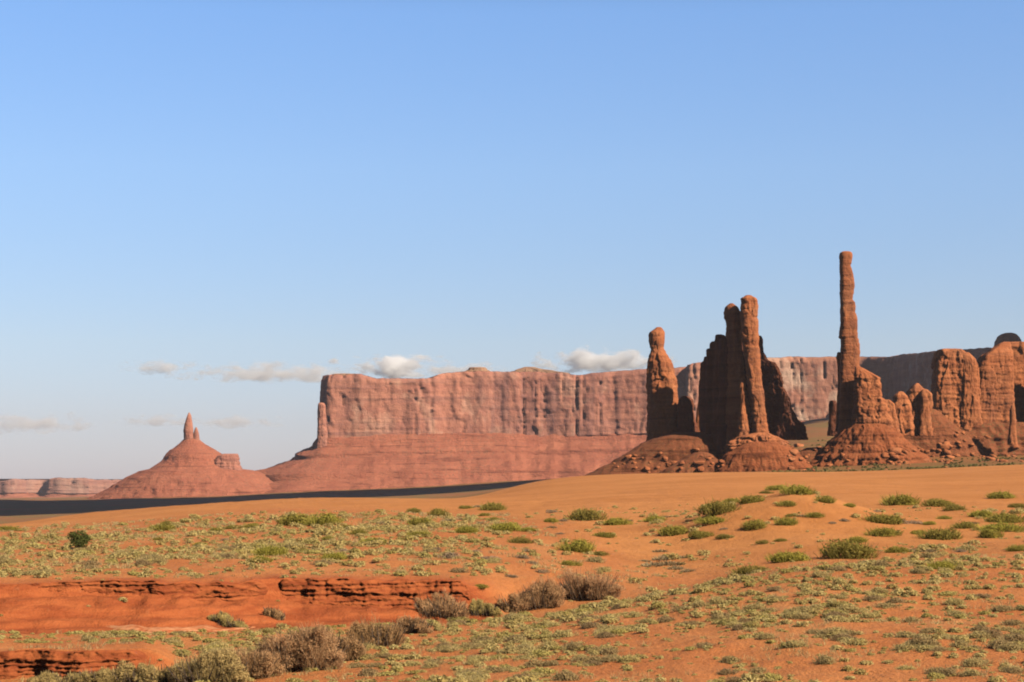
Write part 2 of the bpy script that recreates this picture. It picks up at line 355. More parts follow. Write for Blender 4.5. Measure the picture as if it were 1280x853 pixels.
# cut faces of the two red banks, with an overhanging lip and cracks
bm_ = NT('red_bank'); bm_.b.inputs['Roughness'].default_value = .95
b1 = bm_.noise(bm_.pos((.5, .5, 3.2)), 1.0, 5, .6, .3); b2 = bm_.noise(bm_.pos((3, 3, 3)), 1.0, 5, .65)
bc = bm_.mix(bm_.ramp(b1, [(.38, 0), (.62, 1)]), (.30, .070, .024), (.47, .132, .042))
bc = bm_.mix(.3, bc, bm_.ramp(b2, [(.3, .4), (.7, 1.0)]), 'MULTIPLY'); bm_.l(bc, bm_.b.inputs['Base Color'])
bm_.bump(bm_.math('ADD', b2, b1), .12)
def bank_face(pa, pb, yfun, yg, under, lip, seed, ck=.75, fade=12.0, mat=None):
    X = np.arange((pa - 640) / TF * yg, (pb - 640) / TF * yg, .09); px = 640 + X / yg * TF
    Yb = yfun(px, X); f = S((px - pa) / fade) * S((pb - px) / fade)
    zt = height(X, Yb + 1.3) + .05; zb = height(X, Yb - under) - .35
    zt = zb + (zt - zb) * (.3 + .7 * f)
    nv = 34; v = np.linspace(0, 1, nv)[:, None]
    o = seed * 5.3
    crack = np.abs(noise(X / 1.5 + o, v * .5, 2.2)); cr = np.clip(1 - crack / .13, 0, 1) * np.clip(noise(X / 5 + o, 8.8) + .55, 0, 1)
    zc = zb + (zt - zb) * v
    hb, eb = cells(X / .75 + o + .3 * noise(X / .8, v * 3, 1.0), zc * 2.4, o); hb2, eb2 = cells(X / .28 + o, zc * 6, o)
    big = noise(X / 2.6 + o, v * 1.2, 4.0); lay = noise(zc * 4.2 + o, X / 12, 1.0)
    off = (1 - v) * under * .45 + lip * S((v - .56) / .06) * (1 + .5 * big) - lip * .9 * S((.78 - np.abs(v - .42) * 3.6) / .5) * (.7 + .6 * big) + .20 * big + .14 * np.sign(lay) * np.abs(lay) ** .5 + (.10 + .45 * ck) * (hb - .5) + .14 * (hb2 - .5) - ck * cr * S((v - .2) / .2)
    off = off * (.25 + .75 * f)
    PY = Yb - .1 - off + 1.8 * (1 - f) ** 1.5; PZ = zb + (zt - zb) * v + .10 * noise(X / .9 + o, v * 3, 3.1)
    V = np.stack([X + 0 * v, PY, PZ], -1)
    back = np.stack([X, Yb + 2.2, height(X, Yb + 2.2) - .04], -1)[None]
    V = np.concatenate([V, back], 0)
    return tag(link('bank', mesh_np('bank', V.reshape(-1, 3), grid_quads(nv + 1, len(X)), mat=mat or bm_.m)), kind='structure')
bank_face(340, 602, bank_y, 145, 1.3, .14, 1, .24, 26.0)
bank_face(-300, 345, bank_y, 136, .9, .05, 2, .12, 40.0)
bank_face(-260, 200, near_y, 103, 1.2, .02, 3, .2, 40.0)

pl_ = NT('pale_ledge'); pl_.b.inputs['Roughness'].default_value = .95
pl_.l(pl_.mix(pl_.ramp(pl_.noise(pl_.pos((1.2, 1.2, 3)), 1.0, 5, .65), [(.40, 0), (.58, 1)]), (.40, .115, .042), (.55, .25, .12)), pl_.b.inputs['Base Color'])
bank_face(118, 340, lambda px, X: bank_y(px, X) - 7.4 + .5 * noise(X / 2.0, 61.0), 128, .25, .04, 5, .1, 50.0, pl_.m)

# air
hz = NT('haze'); hz.t.nodes.remove(hz.b)
pv = hz.n('VolumePrincipled'); pv.inputs['Density'].default_value = 2.2e-5; pv.inputs['Color'].default_value = (.92, .92, 1.0, 1)
pv.inputs['Anisotropy'].default_value = 0.1
hz.l(pv.outputs[0], hz.out.inputs['Volume'])
X0, X1, Y0, Y1, Z0, Z1 = -19000, 19000, -400, 17000, float(ZZ.min()) - 1.5, 520
hv = [(x, y, z) for z in (Z0, Z1) for x, y in ((X0, Y0), (X1, Y0), (X1, Y1), (X0, Y1))]
hq = [(3, 2, 1, 0), (4, 5, 6, 7), (0, 1, 5, 4), (1, 2, 6, 5), (2, 3, 7, 6), (3, 0, 4, 7)]
tag(link('haze', mesh_np('haze', hv, hq, mat=hz.m)), 'thin pale air that softens the far mesas', kind='stuff')

# ------------------------------------------------------------------ rock builders
def tower(name, prof, Y, mat, parent=None, depth=1.0, rough=.10, flute=.12, strata=.06, seed=0, sq=2.8, res=.8, fs=None, top=.35, skew=0.0, yaw=0.0):
    """rock lofted from rows (photo row, left, right): real ring sections of real depth, top row first"""
    prof = sorted(prof); rows = np.array([p[0] for p in prof], float)
    z = Y * slope(rows); xl = Y * tanx([p[1] for p in prof], rows); xr = Y * tanx([p[2] for p in prof], rows)
    nz = max(8, int((z[0] - z[-1]) / res)); zz = np.linspace(z[0], z[-1], nz)
    L, R = np.interp(zz, z[::-1], xl[::-1]), np.interp(zz, z[::-1], xr[::-1])
    a, cx = (R - L) / 2, (L + R) / 2; am = float(np.median(a)); wsz = max(am, .5)
    b = depth * (.6 * a + .4 * np.minimum(am, a * 1.6))
    na = int(np.clip(2 * math.pi * max(a.max(), am) / res, 24, 320))
    th = np.linspace(0, 2 * math.pi, na, endpoint=False)
    r = (np.abs(np.cos(th)) ** sq + np.abs(np.sin(th)) ** sq) ** (-1 / sq)
    ux, uy = r * np.cos(th), r * np.sin(th)
    ntop = 5; tfr = np.linspace(0, 1, ntop + 1)[:-1]
    # rings closing the top
    ext = [(zz[0] + top * min(a[0], 6) * (1 - f * f), a[0] * max(f, .02) ** .6, b[0] * max(f, .02) ** .6, cx[0]) for f in tfr]
    Zr = np.concatenate([[e[0] for e in ext], zz]); A = np.concatenate([[e[1] for e in ext], a]); B = np.concatenate([[e[2] for e in ext], b]); C = np.concatenate([[e[3] for e in ext], cx])
    PX = C[:, None] + A[:, None] * ux; PYl = B[:, None] * uy; PZ = np.repeat(Zr[:, None], na, 1)
    fsz = fs or max(wsz * .55, 1.5); o = seed * 13.7
    X_, Y_ = PX / fsz, PYl / fsz
    fl = noise(X_ + o, Y_, PZ / (fsz * 6)) ; fl2 = noise(X_ * 2.7 + o, Y_ * 2.7, PZ / (fsz * 3.0) + 4)
    fl = -np.abs(fl) * 1.0 - .5 * np.abs(fl2) + .25
    lay = noise(PZ / 3.1 + o, .5 + X_ * .12, Y_ * .12) + .6 * noise(PZ / 1.1 + o, X_ * .2, 3.3)
    lay = np.sign(lay) * np.abs(lay) ** .6
    ro = fbm(PX / (wsz * .8) + o, PYl / (wsz * .8), PZ / (wsz * .8), 4)
    wx = .25 * noise(PX / (fsz * 1.3) + o, PYl / (fsz * 1.3), PZ / (fsz * 1.3))
    h1, e1 = cells(PX / (fsz * 1.1) + o + wx, PYl / (fsz * 1.1) + wx, PZ / (fsz * 4.0) + wx)
    h2, e2 = cells(PX / (fsz * .45) + o + wx, PYl / (fsz * .45), PZ / (fsz * 1.2) + wx)
    hL, eL = cells(o + .5 * X_, .5 * Y_, PZ / 3.6 + .25 * noise(X_ * .5, Y_ * .5, o))
    hard = 0.0 if 'talus' in mat.name else 1.0
    d = hard * (1.5 * flute * (h1 - .6) + .7 * flute * (h2 - .6) - .35 * flute * np.clip(1 - e1 / .12, 0, 1) + 1.0 * strata * (hL - .6) - .5 * strata * np.clip(1 - eL / .16, 0, 1)) + (1.0 - .7 * hard) * flute * fl + .7 * strata * np.clip(lay, -1, .35) + (.8 - .4 * hard) * rough * np.clip(ro, -1.2, .5)
    d = d - np.percentile(d, 72)
    k = np.minimum(np.minimum(A, B), wsz * 2.2)[:, None]
    dirx, diry = np.cos(th), np.sin(th)
    PX = PX + d * k * dirx; PYl = PYl + d * k * diry - skew * (zz[0] - PZ)
    PYl = PYl - yaw * (PX - C[-1])
    PZ = PZ + .25 * np.minimum(k, 4) * rough * 2 * noise(PX / 3 + o, PYl / 3, 2.0)
    V = np.stack([PX, PYl + Y, PZ], -1).reshape(-1, 3)
    Q = grid_quads(len(Zr), na, True)
    V = np.vstack([V, [[C[0], Y, Zr[0]]]]); cidx = len(V) - 1
    T = np.array([[cidx, (j + 1) % na, j] for j in range(na)])
    off = Vector(parent.location) if parent is not None else Vector((float(C[-1]), Y, float(zz[-1])))
    V = V - np.array(off)
    me = mesh_np(name, V, Q[:, ::-1], T[:, ::-1], mat=mat)
    ob = bpy.data.objects.new(name, me); COL.objects.link(ob)
    if parent is not None: ob.parent = parent
    else: ob.location = off
    return ob
def base(px, row, Y): return (float(Y * tanx(px, row)), Y, float(Y * slope(row)))

# slender spire
R1 = empty('rock_spire', base(1080, 590, 1285), 'tallest slender red rock spire standing on a red rubble mound', 'rock spire')
tower('pillar', [(317, 1049.5, 1065), (322, 1049.2, 1065.4), (329, 1049.8, 1064.3), (333, 1049.8, 1063), (342, 1050, 1066), (350, 1050, 1067.4), (358, 1050, 1068.2), (366, 1050, 1067),
    (375, 1050.4, 1065.8), (378, 1050.6, 1068.5), (384, 1051, 1069.2), (391, 1050.6, 1068.4), (393, 1050.6, 1070), (402, 1051, 1071.8), (412, 1050, 1071.5), (422.5, 1048.8, 1072.2), (424, 1051, 1073),
    (435, 1051, 1074.3), (448, 1050, 1074), (470, 1049.5, 1073), (490, 1050, 1070), (515, 1049, 1067), (545, 1047, 1068)], 1290, M_ROCK, R1, .95, .04, .055, .055, 1, 3.6, .5, 5)
tower('side_pillar', [(441, 1046.5, 1051), (446, 1045.3, 1053), (452, 1046, 1054), (470, 1047, 1054), (500, 1046.5, 1054), (540, 1044, 1056)], 1294, M_ROCK, R1, 1.0, .15, .15, .08, 2, 2.6, .6)
tower('rear_block', [(502, 1037, 1045), (506, 1036, 1047), (523, 1036, 1048), (545, 1034, 1050)], 1306, M_ROCK_SHADE, R1, 1.0, .15, .15, .08, 3, 2.8, .7)
tower('pedestal', [(459, 1069, 1076), (463, 1068.5, 1083), (468, 1068, 1092), (473, 1067.5, 1099.5), (482, 1067.5, 1101), (498, 1067, 1103), (500, 1066.5, 1107), (515, 1067, 1111), (530, 1066, 1115), (548, 1062, 1120)], 1276, M_ROCK, R1, .75, .10, .16, .09, 4, 3.2, .6, 5)
tower('pedestal', [(501, 1105, 1113), (505, 1103, 1117.5), (520, 1103, 1121), (540, 1100, 1126)], 1283, M_ROCK, R1, .9, .12, .16, .09, 5, 2.8, .6, 4)
tower('talus_mound', [(531, 1056, 1112), (536, 1052, 1120), (546, 1044, 1128), (556, 1034, 1140), (566, 1024, 1152), (578, 1012, 1170), (590, 1002, 1186), (602, 990, 1200)], 1282, M_TALUS, R1, .85, .12, .14, .06, 6, 2.2, .8, 7, .1)

tower('talus_mound', [(560, 1008, 1060), (568, 992, 1100), (578, 970, 1170), (588, 945, 1200), (604, 915, 1240)], 1296, M_TALUSV, R1, .4, .08, .12, .04, 68, 2.2, .9, 8, .05)

def single(name, label, cat, prof, Y, mat, group=None, **kw):
    return tag(tower(name, prof, Y, mat, **kw), label, cat, group)
G1 = 'sandstone towers and fins left of the tall spire'
single('rock_tower', 'stout freestanding red tower with a round knob head, farthest left of the dark tower cluster', 'rock tower',
    [(410.5, 819, 827.5), (413, 816, 829), (416, 811.5, 830), (428, 811, 830), (434, 812, 829.3), (437, 813.5, 829.5), (444, 811, 834), (452, 808.5, 839), (460, 808, 841), (470, 807, 844),
     (480, 807.5, 846.5), (500, 809, 847), (530, 809.5, 846), (550, 808, 849), (568, 805, 852)], 1318, M_ROCK, G1, depth=.9, rough=.09, flute=.12, strata=.06, seed=11, res=.65, fs=6)
single('rock_stub', 'low dark rock stub between the knob headed tower and the dark fin', 'rock stub',
    [(497, 851, 862), (500, 847.5, 866), (510, 847, 868), (525, 846, 870), (545, 845, 873), (562, 843, 876)], 1306, M_ROCK_SHADE, G1, depth=.9, rough=.14, flute=.16, strata=.07, seed=12, res=.65)
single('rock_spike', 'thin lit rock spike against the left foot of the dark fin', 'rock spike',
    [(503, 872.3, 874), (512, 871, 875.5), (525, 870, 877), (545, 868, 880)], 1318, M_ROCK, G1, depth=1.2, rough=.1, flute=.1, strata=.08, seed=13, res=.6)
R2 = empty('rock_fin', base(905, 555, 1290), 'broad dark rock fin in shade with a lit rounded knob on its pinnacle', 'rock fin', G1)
tower('wall', [(419, 897, 906), (423, 895.5, 912), (430, 895, 920), (440, 894.5, 927), (455, 894, 931), (480, 893, 935), (505, 892, 937), (545, 890, 942), (568, 888, 946)], 1272, M_ROCK_SHADE, R2, .45, .16, .34, .05, 14, 3.0, .55, 2.6, yaw=1.2)
tower('wall', [(427.5, 889.5, 895), (429, 888.3, 899), (440, 888, 900), (454, 887, 904), (500, 885, 908), (568, 882, 912)], 1280, M_ROCK_SHADE, R2, .8, .10, .18, .05, 24, 3.0, .65, 4, yaw=.8)
tower('wall', [(452.5, 877.5, 885), (454, 876, 889), (480, 875, 892), (505, 874.5, 894), (545, 876, 898), (568, 868, 902)], 1285, M_ROCK_SHADE, R2, .8, .10, .18, .05, 25, 3.0, .65, 4, yaw=.8)
tower('pinnacle', [(380, 911.5, 917), (384, 907, 922), (390, 905, 925), (397, 906, 926), (400, 907.5, 926), (420, 908, 926), (450, 906, 930), (500, 904, 936), (565, 900, 942)], 1267, M_ROCK, R2, .9, .08, .14, .07, 15, 2.6, .6, 5, yaw=.5)
single('rock_column', 'tall lit red rock column leaning against the right side of the dark fin', 'rock column',
    [(371, 930, 941), (373, 926, 945), (376, 927, 946.5), (385, 926, 947), (397, 926.5, 946.2), (401, 927, 948), (420, 927, 948.5), (440, 930, 949), (460, 932, 950.5), (480, 934, 952.5), (500, 936, 955.5),
     (520, 938, 958.5), (545, 940, 962), (566, 932, 968)], 1257, M_ROCK, G1, depth=1.0, rough=.07, flute=.12, strata=.07, seed=16, res=.6, fs=5)
single('rock_flake', 'narrow lit rock flake low on the face of the dark fin', 'rock flake',
    [(474, 926.5, 928.5), (482, 925, 931), (497, 924, 932), (504, 925.5, 931), (520, 923, 933), (550, 920, 938)], 1257, M_ROCK, G1, depth=1.0, rough=.2, flute=.25, strata=.12, top=.05, seed=17, res=.6)
tower('wall', [(398, 916, 934), (402, 913, 936), (440, 910, 938), (500, 906, 942), (568, 900, 950)], 1273, M_ROCK_SHADE, R2, .7, .10, .2, .05, 60, 3.2, .6, 3)
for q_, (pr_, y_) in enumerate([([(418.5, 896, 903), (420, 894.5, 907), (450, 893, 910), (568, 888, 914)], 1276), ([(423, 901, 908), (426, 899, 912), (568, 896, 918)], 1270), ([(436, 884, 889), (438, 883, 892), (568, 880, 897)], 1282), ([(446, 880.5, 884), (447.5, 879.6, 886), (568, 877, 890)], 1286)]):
    tower('rib', pr_, y_, M_ROCK_SHADE, R2, 1.0, .10, .16, .06, 61 + q_, 3.6, .55, 2.5, .1)
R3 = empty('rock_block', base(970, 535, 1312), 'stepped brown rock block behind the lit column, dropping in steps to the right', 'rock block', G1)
tower('wall', [(420, 946, 953), (424, 944, 954.5), (440, 942, 956), (449, 940, 959), (453, 938, 966), (458, 938, 971), (475, 938, 976), (490, 938, 980), (500, 938, 983), (530, 938, 988), (550, 934, 992)], 1318, M_ROCK_SHADE, R3, .4, .16, .32, .06, 18, 3.0, .55, 2.8, yaw=1.0)
tower('shoulder', [(493, 981, 984), (498, 978, 987), (510, 976, 990), (524, 974, 996), (530, 970, 1004), (550, 966, 1010)], 1312, M_ROCK_SHADE, R3, .9, .12, .14, .06, 19, 2.6, .65)
R4 = empty('talus_slope', base(860, 592, 1290), 'scrub dotted rubble slope under the knob headed tower and the dark fin', 'rubble slope')
tower('mound', [(541, 838, 925), (548, 815, 950), (555, 800, 965), (565, 784, 980), (578, 762, 992), (590, 740, 1004), (600, 722, 1016)], 1302, M_TALUSV, R4, .62, .06, .08, .03, 20, 2.3, .9, 10, .05)
tower('spur', [(566, 868, 884), (572, 855, 900), (582, 838, 920), (594, 818, 946), (603, 800, 960)], 1245, M_TALUSV, R4, .6, .10, .14, .04, 21, 2.0, .9, 7, .1)
R7 = empty('rock_ledge', base(955, 590, 1248), 'broken layered red rock ledge at the foot of the lit column', 'rock ledge')
tower('ledge', [(541, 945, 960), (544, 932, 967), (547, 919, 973), (552, 913, 981), (557, 909, 986), (559, 912, 990), (566, 906, 995), (580, 900, 1004)], 1243, M_ROCK, R7, .55, .18, .22, .22, 22, 3.4, .55, 5, .05)
tower('slope', [(553, 935, 970), (560, 918, 988), (568, 906, 1000), (580, 898, 1011), (592, 886, 1022), (603, 874, 1034)], 1234, M_TALUS, R7, .55, .12, .14, .05, 23, 2.2, .7, 6, .05)
# long wall at the right
G2 = 'small rounded rock humps between the spire and the long wall'
for k, (p, Y, lb) in enumerate([
    ([(491, 1121, 1130), (495, 1117, 1134), (505, 1115, 1137), (520, 1114, 1139), (545, 1110, 1142)], 1340, 'low rounded red hump nearest the spire in the short row of humps'),
    ([(480, 1144, 1149), (484, 1139, 1153), (490, 1134, 1157), (500, 1133, 1158), (520, 1132, 1159), (545, 1128, 1162)], 1352, 'pointed red hump, tallest in the middle of its short row'),
    ([(488, 1152, 1160), (493, 1149, 1164), (505, 1149, 1165), (520, 1148, 1164), (545, 1145, 1166)], 1344, 'blunt red hump touching the foot of the long rock wall')]):
    single('rock_hump', lb, 'rock hump', p, Y, M_ROCK, G2, depth=1.1, rough=.14, flute=.20, strata=.08, sq=3.4, seed=30 + k, res=.7, fs=4)
R5 = empty('rock_wall', base(1215, 545, 1400), 'long lit red cliff wall with banded layers at the right edge', 'rock wall')
tower('block', [(437.5, 1173, 1200), (440, 1170.5, 1204), (450, 1168, 1206), (457, 1168, 1208), (490, 1165, 1208), (510, 1163, 1209), (530, 1160, 1212), (560, 1150, 1218)], 1400, M_ROCK, R5, .9, .05, .10, .06, 34, 8.0, .65, 6, .12)
tower('block', [(441, 1204, 1211), (444, 1202, 1214), (450, 1201, 1219), (457, 1202, 1222), (490, 1200, 1224), (530, 1198, 1228), (560, 1192, 1234)], 1393, M_ROCK, R5, .9, .10, .16, .05, 39, 3.4, .7, 5, .15)
tower('block', [(428, 1253, 1262), (431, 1247, 1263), (437, 1239, 1263), (445, 1229, 1263.5), (453, 1223, 1263.5), (460, 1220, 1263.5), (500, 1217, 1264), (530, 1212, 1266), (560, 1205, 1271)], 1402, M_ROCK, R5, .9, .04, .08, .06, 35, 8.0, .65, 7, .12)
tower('block', [(456.5, 1196, 1232), (470, 1194, 1236), (530, 1190, 1240), (560, 1184, 1246)], 1412, M_ROCK, R5, .5, .06, .10, .08, 66, 6.0, .7, 6, .1)
tower('talus', [(512, 1140, 1170), (522, 1126, 1182), (540, 1104, 1204), (560, 1082, 1228), (584, 1056, 1256)], 1385, M_TALUSV, R5, .45, .08, .12, .05, 67, 2.2, .9, 8, .1)
tower('back_wall', [(429, 1254, 1320), (435, 1250, 1330), (500, 1248, 1330), (570, 1240, 1340)], 1490, M_ROCK, R5, .6, .06, .10, .05, 40, 5.0, .9, 9, .1)
tower('buttress', [(427, 1300, 1380), (432, 1294, 1395), (470, 1293, 1400), (530, 1290, 1410), (570, 1286, 1420)], 1428, M_ROCK, R5, .8, .06, .10, .05, 36, 5.0, .9, 9, .12)
tower('talus', [(529, 1168, 1300), (537, 1150, 1320), (549, 1130, 1345), (562, 1110, 1370), (578, 1090, 1400)], 1412, M_TALUSV, R5, .5, .10, .12, .06, 37, 2.4, 1.0, 9, .05)
single('rock_flake', 'small freestanding lit flake in front of the shaded recess at the right edge', 'rock flake',
    [(507, 1264.5, 1268), (512, 1262.5, 1269.3), (530, 1262, 1269.5), (556, 1259, 1272)], 1362, M_ROCK, None, depth=1.0, rough=.1, flute=.12, strata=.06, seed=38, res=.6)

# ------------------------------------------------------------------ mesas
def mesa(name, front, back, label, group, cliff_mat, tal_mat, out, dz_end, ledges, seed, step=5.0, amp=1.0, nv=52, talus=True, cap=True):
    """front: (px, Y, top row, cliff-foot row) left to right; back: (X, Y) closing the loop behind"""
    P = []
    for px, Y, rt, rb in front:
        P.append((Y * float(tanx(px, rt)), Y, Y * float(slope(rt)), Y * float(slope(rb))))
    zt, zb = np.mean([p[2] for p in P]), np.mean([p[3] for p in P])
    for x, y in back: P.append((x, y, zt, zb))
    P = np.array(P); Pc = np.vstack([P, P[:1]])
    dl = np.r_[0, np.cumsum(np.hypot(*np.diff(Pc[:, :2], axis=0).T))]
    n = int(dl[-1] / step); s = np.linspace(0, dl[-1], n, endpoint=False)
    D = np.array([np.interp(s, dl, Pc[:, k]) for k in range(4)]).T
    kk = max(1, int(18 * amp / step)); ker = np.exp(-.5 * (np.arange(-3 * kk, 3 * kk + 1) / kk) ** 2); ker /= ker.sum()
    for k in (0, 1): D[:, k] = np.convolve(np.r_[D[-3 * kk:, k], D[:, k], D[:3 * kk, k]], ker, 'valid')
    tg = np.roll(D[:, :2], -1, 0) - np.roll(D[:, :2], 1, 0); tg /= np.linalg.norm(tg, axis=1)[:, None]
    nrm = np.c_[tg[:, 1], -tg[:, 0]]          # loop runs left to right in front: outward is towards the viewer
    o = seed * 9.1; X, Y = D[:, 0], D[:, 1]
    v = np.linspace(1, 0, nv)[:, None]
    zt_ = D[:, 2] + 2.0 * amp * noise(X / (18 * amp) + o, Y / (18 * amp)) + 2.5 * amp * noise(X / (70 * amp) + o, Y / (70 * amp))
    Z = D[:, 3] + (zt_ - D[:, 3]) * v
    fl = 12 * noise(X / (150 * amp) + o, Y / (150 * amp)) + 5 * noise(X / (50 * amp) + o, Y / (50 * amp), 0)
    wv = .3 * noise(X[None] / (30 * amp) + o, Y[None] / (30 * amp), Z / (40 * amp))
    h1, e1 = cells(X[None] / (24 * amp) + o + wv, Y[None] / (24 * amp) + 0 * Z, Z / (85 * amp) + wv)
    h2, e2 = cells(X[None] / (9 * amp) + o + wv, Y[None] / (9 * amp) + 0 * Z, Z / (22 * amp))
    f2 = 5.0 * (h1 - .6) + 2.5 * (h2 - .6) - 1.0 * np.clip(1 - e1 / .12, 0, 1)
    hc, ec = cells(X[None] / (36 * amp) + o + .35 * wv, Y[None] / (44 * amp) + 0 * Z, o)
    ck = np.clip(1 - ec / .07, 0, 1) * np.clip(hc * 3 - 1.9, 0, 1)
    st = 1.1 * noise(Z / (11 * amp) + o, X[None] / 300, 3.0) + .7 * noise(Z / (4 * amp) + o, X[None] / 200, 7.0)
    crk = np.zeros(len(X))
    d = amp * (fl + f2 + st - 14 * ck * S((.25 + hc + .4 * noise(X[None] / 30, 3.3) - v * .4) / .4)) + (1 - v) * 9 * amp - 4 * amp * S((v - .93) / .07)
    PX = X + nrm[:, 0] * d; PY = Y + nrm[:, 1] * d
    r = empty(name, (float(X.mean()), float(Y.mean()), float(zb)), label, 'mesa', group); off = np.array(r.location)
    V = np.stack([PX, PY, Z], -1)
    top = V[0]; cen = np.mean(top[:, :2], axis=0)
    # rim set-back then flat top
    in1 = top.copy(); in1[:, :2] -= nrm * 14 * amp; in1[:, 2] += 3.0 * amp
    V = np.concatenate([in1[None], V], 0)
    from mathutils.geometry import tessellate_polygon
    T = np.array(tessellate_polygon([[Vector(p) for p in in1]]), np.int32)
    me = mesh_np('cliff', V.reshape(-1, 3) - off, grid_quads(nv + 1, n, True), T, mat=cliff_mat)
    c = bpy.data.objects.new('cliff', me); COL.objects.link(c); c.parent = r
    if talus:
        q = np.unique(np.r_[np.linspace(0, 1, 64), [a for a, _ in ledges]])[:, None]
        prof = np.interp(q, [a for a, _ in ledges], [b for _, b in ledges])
        bx, by, bz = X - nrm[:, 0] * 16 * amp, Y - nrm[:, 1] * 16 * amp, D[:, 3] + 5 * amp + 3 * amp * noise(X / (20 * amp), Y / (20 * amp), o)
        kk2 = 3 * kk; ker = np.exp(-.5 * (np.arange(-3 * kk2, 3 * kk2 + 1) / kk2) ** 2); ker /= ker.sum()
        ns = np.array([np.convolve(np.r_[nrm[-3 * kk2:, k], nrm[:, k], nrm[:3 * kk2, k]], ker, 'valid') for k in (0, 1)]).T
        ns /= np.linalg.norm(ns, axis=1)[:, None]
        dd = (out + 24 * amp) * q * (1 + .25 * q * noise(X / (90 * amp) + o, Y / (90 * amp)))
        zz = bz - prof * dz_end
        TX_, TY_ = bx + ns[:, 0] * dd, by + ns[:, 1] * dd
        wq = 14 * amp * noise(X / (60 * amp), q * 3, o); gul = -2.0 * np.abs(noise((X + wq) / (30 * amp) + o, Y / (30 * amp), q * 3.0)) - 3.0 * np.abs(noise(TX_ / (14 * amp), TY_ / (22 * amp), 5.0)) + 3.0 * fbm(TX_ / (45 * amp), TY_ / (45 * amp), o, 4)
        zz = zz + amp * gul * np.minimum(q * 5, 1)
        me = mesh_np('talus', np.stack([TX_, TY_, zz], -1).reshape(-1, 3) - off, grid_quads(len(q), n, True), mat=tal_mat)
        t = bpy.data.objects.new('talus', me); COL.objects.link(t); t.parent = r
    return r
LED = [(0, .05), (.09, 0), (.13, -.09), (.136, -.14), (.30, -.28), (.303, -.35), (.66, -.62), (.664, -.73), (1, -1)]
SX = lambda px, Y: Y * float(tanx(px, 470))
MS = mesa('mesa', [(399, 5030, 470, 551), (408, 4995, 469, 551), (450, 5000, 469, 549), (470, 5000, 474, 547), (540, 5010, 474, 545), (556, 5020, 467, 545), (600, 5030, 465, 544), (640, 5035, 466, 545), (660, 5045, 466, 546),
    (672, 5045, 466, 547), (700, 5035, 467, 546), (725, 5030, 470, 545), (750, 5030, 467, 544), (780, 5020, 464, 543), (805, 5020, 463, 542), (850, 4990, 460, 541), (875, 4960, 458, 540)],
    [(SX(880, 5000), 5700), (SX(640, 5900), 5950), (SX(430, 5900), 5700), (SX(412, 5300), 5300)],
    'long flat topped mesa with sheer streaked cliffs left of the dark towers', 'mesas on the skyline', M_MESA, M_MTAL, 250, -150, LED, 3, 4.5, 1.0)
for p, sd_, Yc in (([(459.5, 586, 606), (462, 583, 610), (465, 578, 614), (472, 570, 622)], 41, 5070), ([(459, 655, 668), (461, 650, 676), (464, 643, 694), (467, 634, 712), (474, 625, 730)], 42, 5110)):
    tower('cap_rock', p, Yc, M_CAP, MS, .5, .12, .14, .15, sd_, 2.4, 2.5, 16, .05)
tower('cap_rock', [(467.6, 418, 448), (469, 414, 455), (474, 408, 462)], 5040, M_CAP, MS, .5, .08, .12, .1, 43, 2.4, 2.5, 16, .02)
tag(tower('rock_pinnacle', [(504.5, 398, 405.5), (507, 397.2, 407), (530, 397, 408), (552, 396.2, 410), (562, 394, 412)], 4990, M_MESA, None, 1.0, .10, .14, .06, 44, 2.8, 2.2), 'detached rock pinnacle at the left end of the long mesa cliff', 'rock pinnacle')
mesa('mesa', [(858, 4960, 456, 534), (900, 4955, 451, 531), (950, 4960, 448.5, 528), (1000, 4970, 447, 526), (1050, 4960, 447, 524), (1082, 4940, 447, 523), (1112, 4880, 446, 522), (1150, 4600, 441.5, 518), (1190, 4450, 438.5, 514), (1240, 4300, 436, 510), (1340, 4200, 432, 508), (1480, 4150, 430, 508)],
    [(SX(1500, 4300), 5600), (SX(880, 5000), 5800)],
'mesa behind the spire with pale blotched cliff, shaded towards the right', 'mesas on the skyline', M_MESAP, M_MTAL, 170, -110, LED, 5, 4.0, .85)
tag(tower('rock_dome', [(416.5, 1256, 1266), (418, 1251, 1270), (421, 1247.5, 1273.5), (426, 1244.5, 1276.5), (433, 1243, 1278.5), (450, 1239, 1283)], 4330, M_ROCK_SHADE, None, 1.0, .05, .06, .02, 45, 2.2, 2.0, None, .05), 'dark rounded rock dome rising above the long rock wall', 'rock dome')
mesa('mesa', [(-420, 9300, 604, 618), (-100, 9400, 603, 617), (0, 9500, 602.5, 616), (12, 9450, 600.5, 616), (55, 9600, 600.5, 616), (62, 9500, 598.5, 617), (110, 9500, 599, 617), (122, 9550, 600.5, 617), (150, 9600, 601, 617), (185, 9700, 602, 618)],
    [(SX(190, 11000), 11000), (SX(-450, 11000), 11000)], 'low pale pink mesa on the far left skyline', 'mesas on the skyline', M_FAR, M_MTAL, 150, -60, LED, 7, 12.0, 1.6, 36)

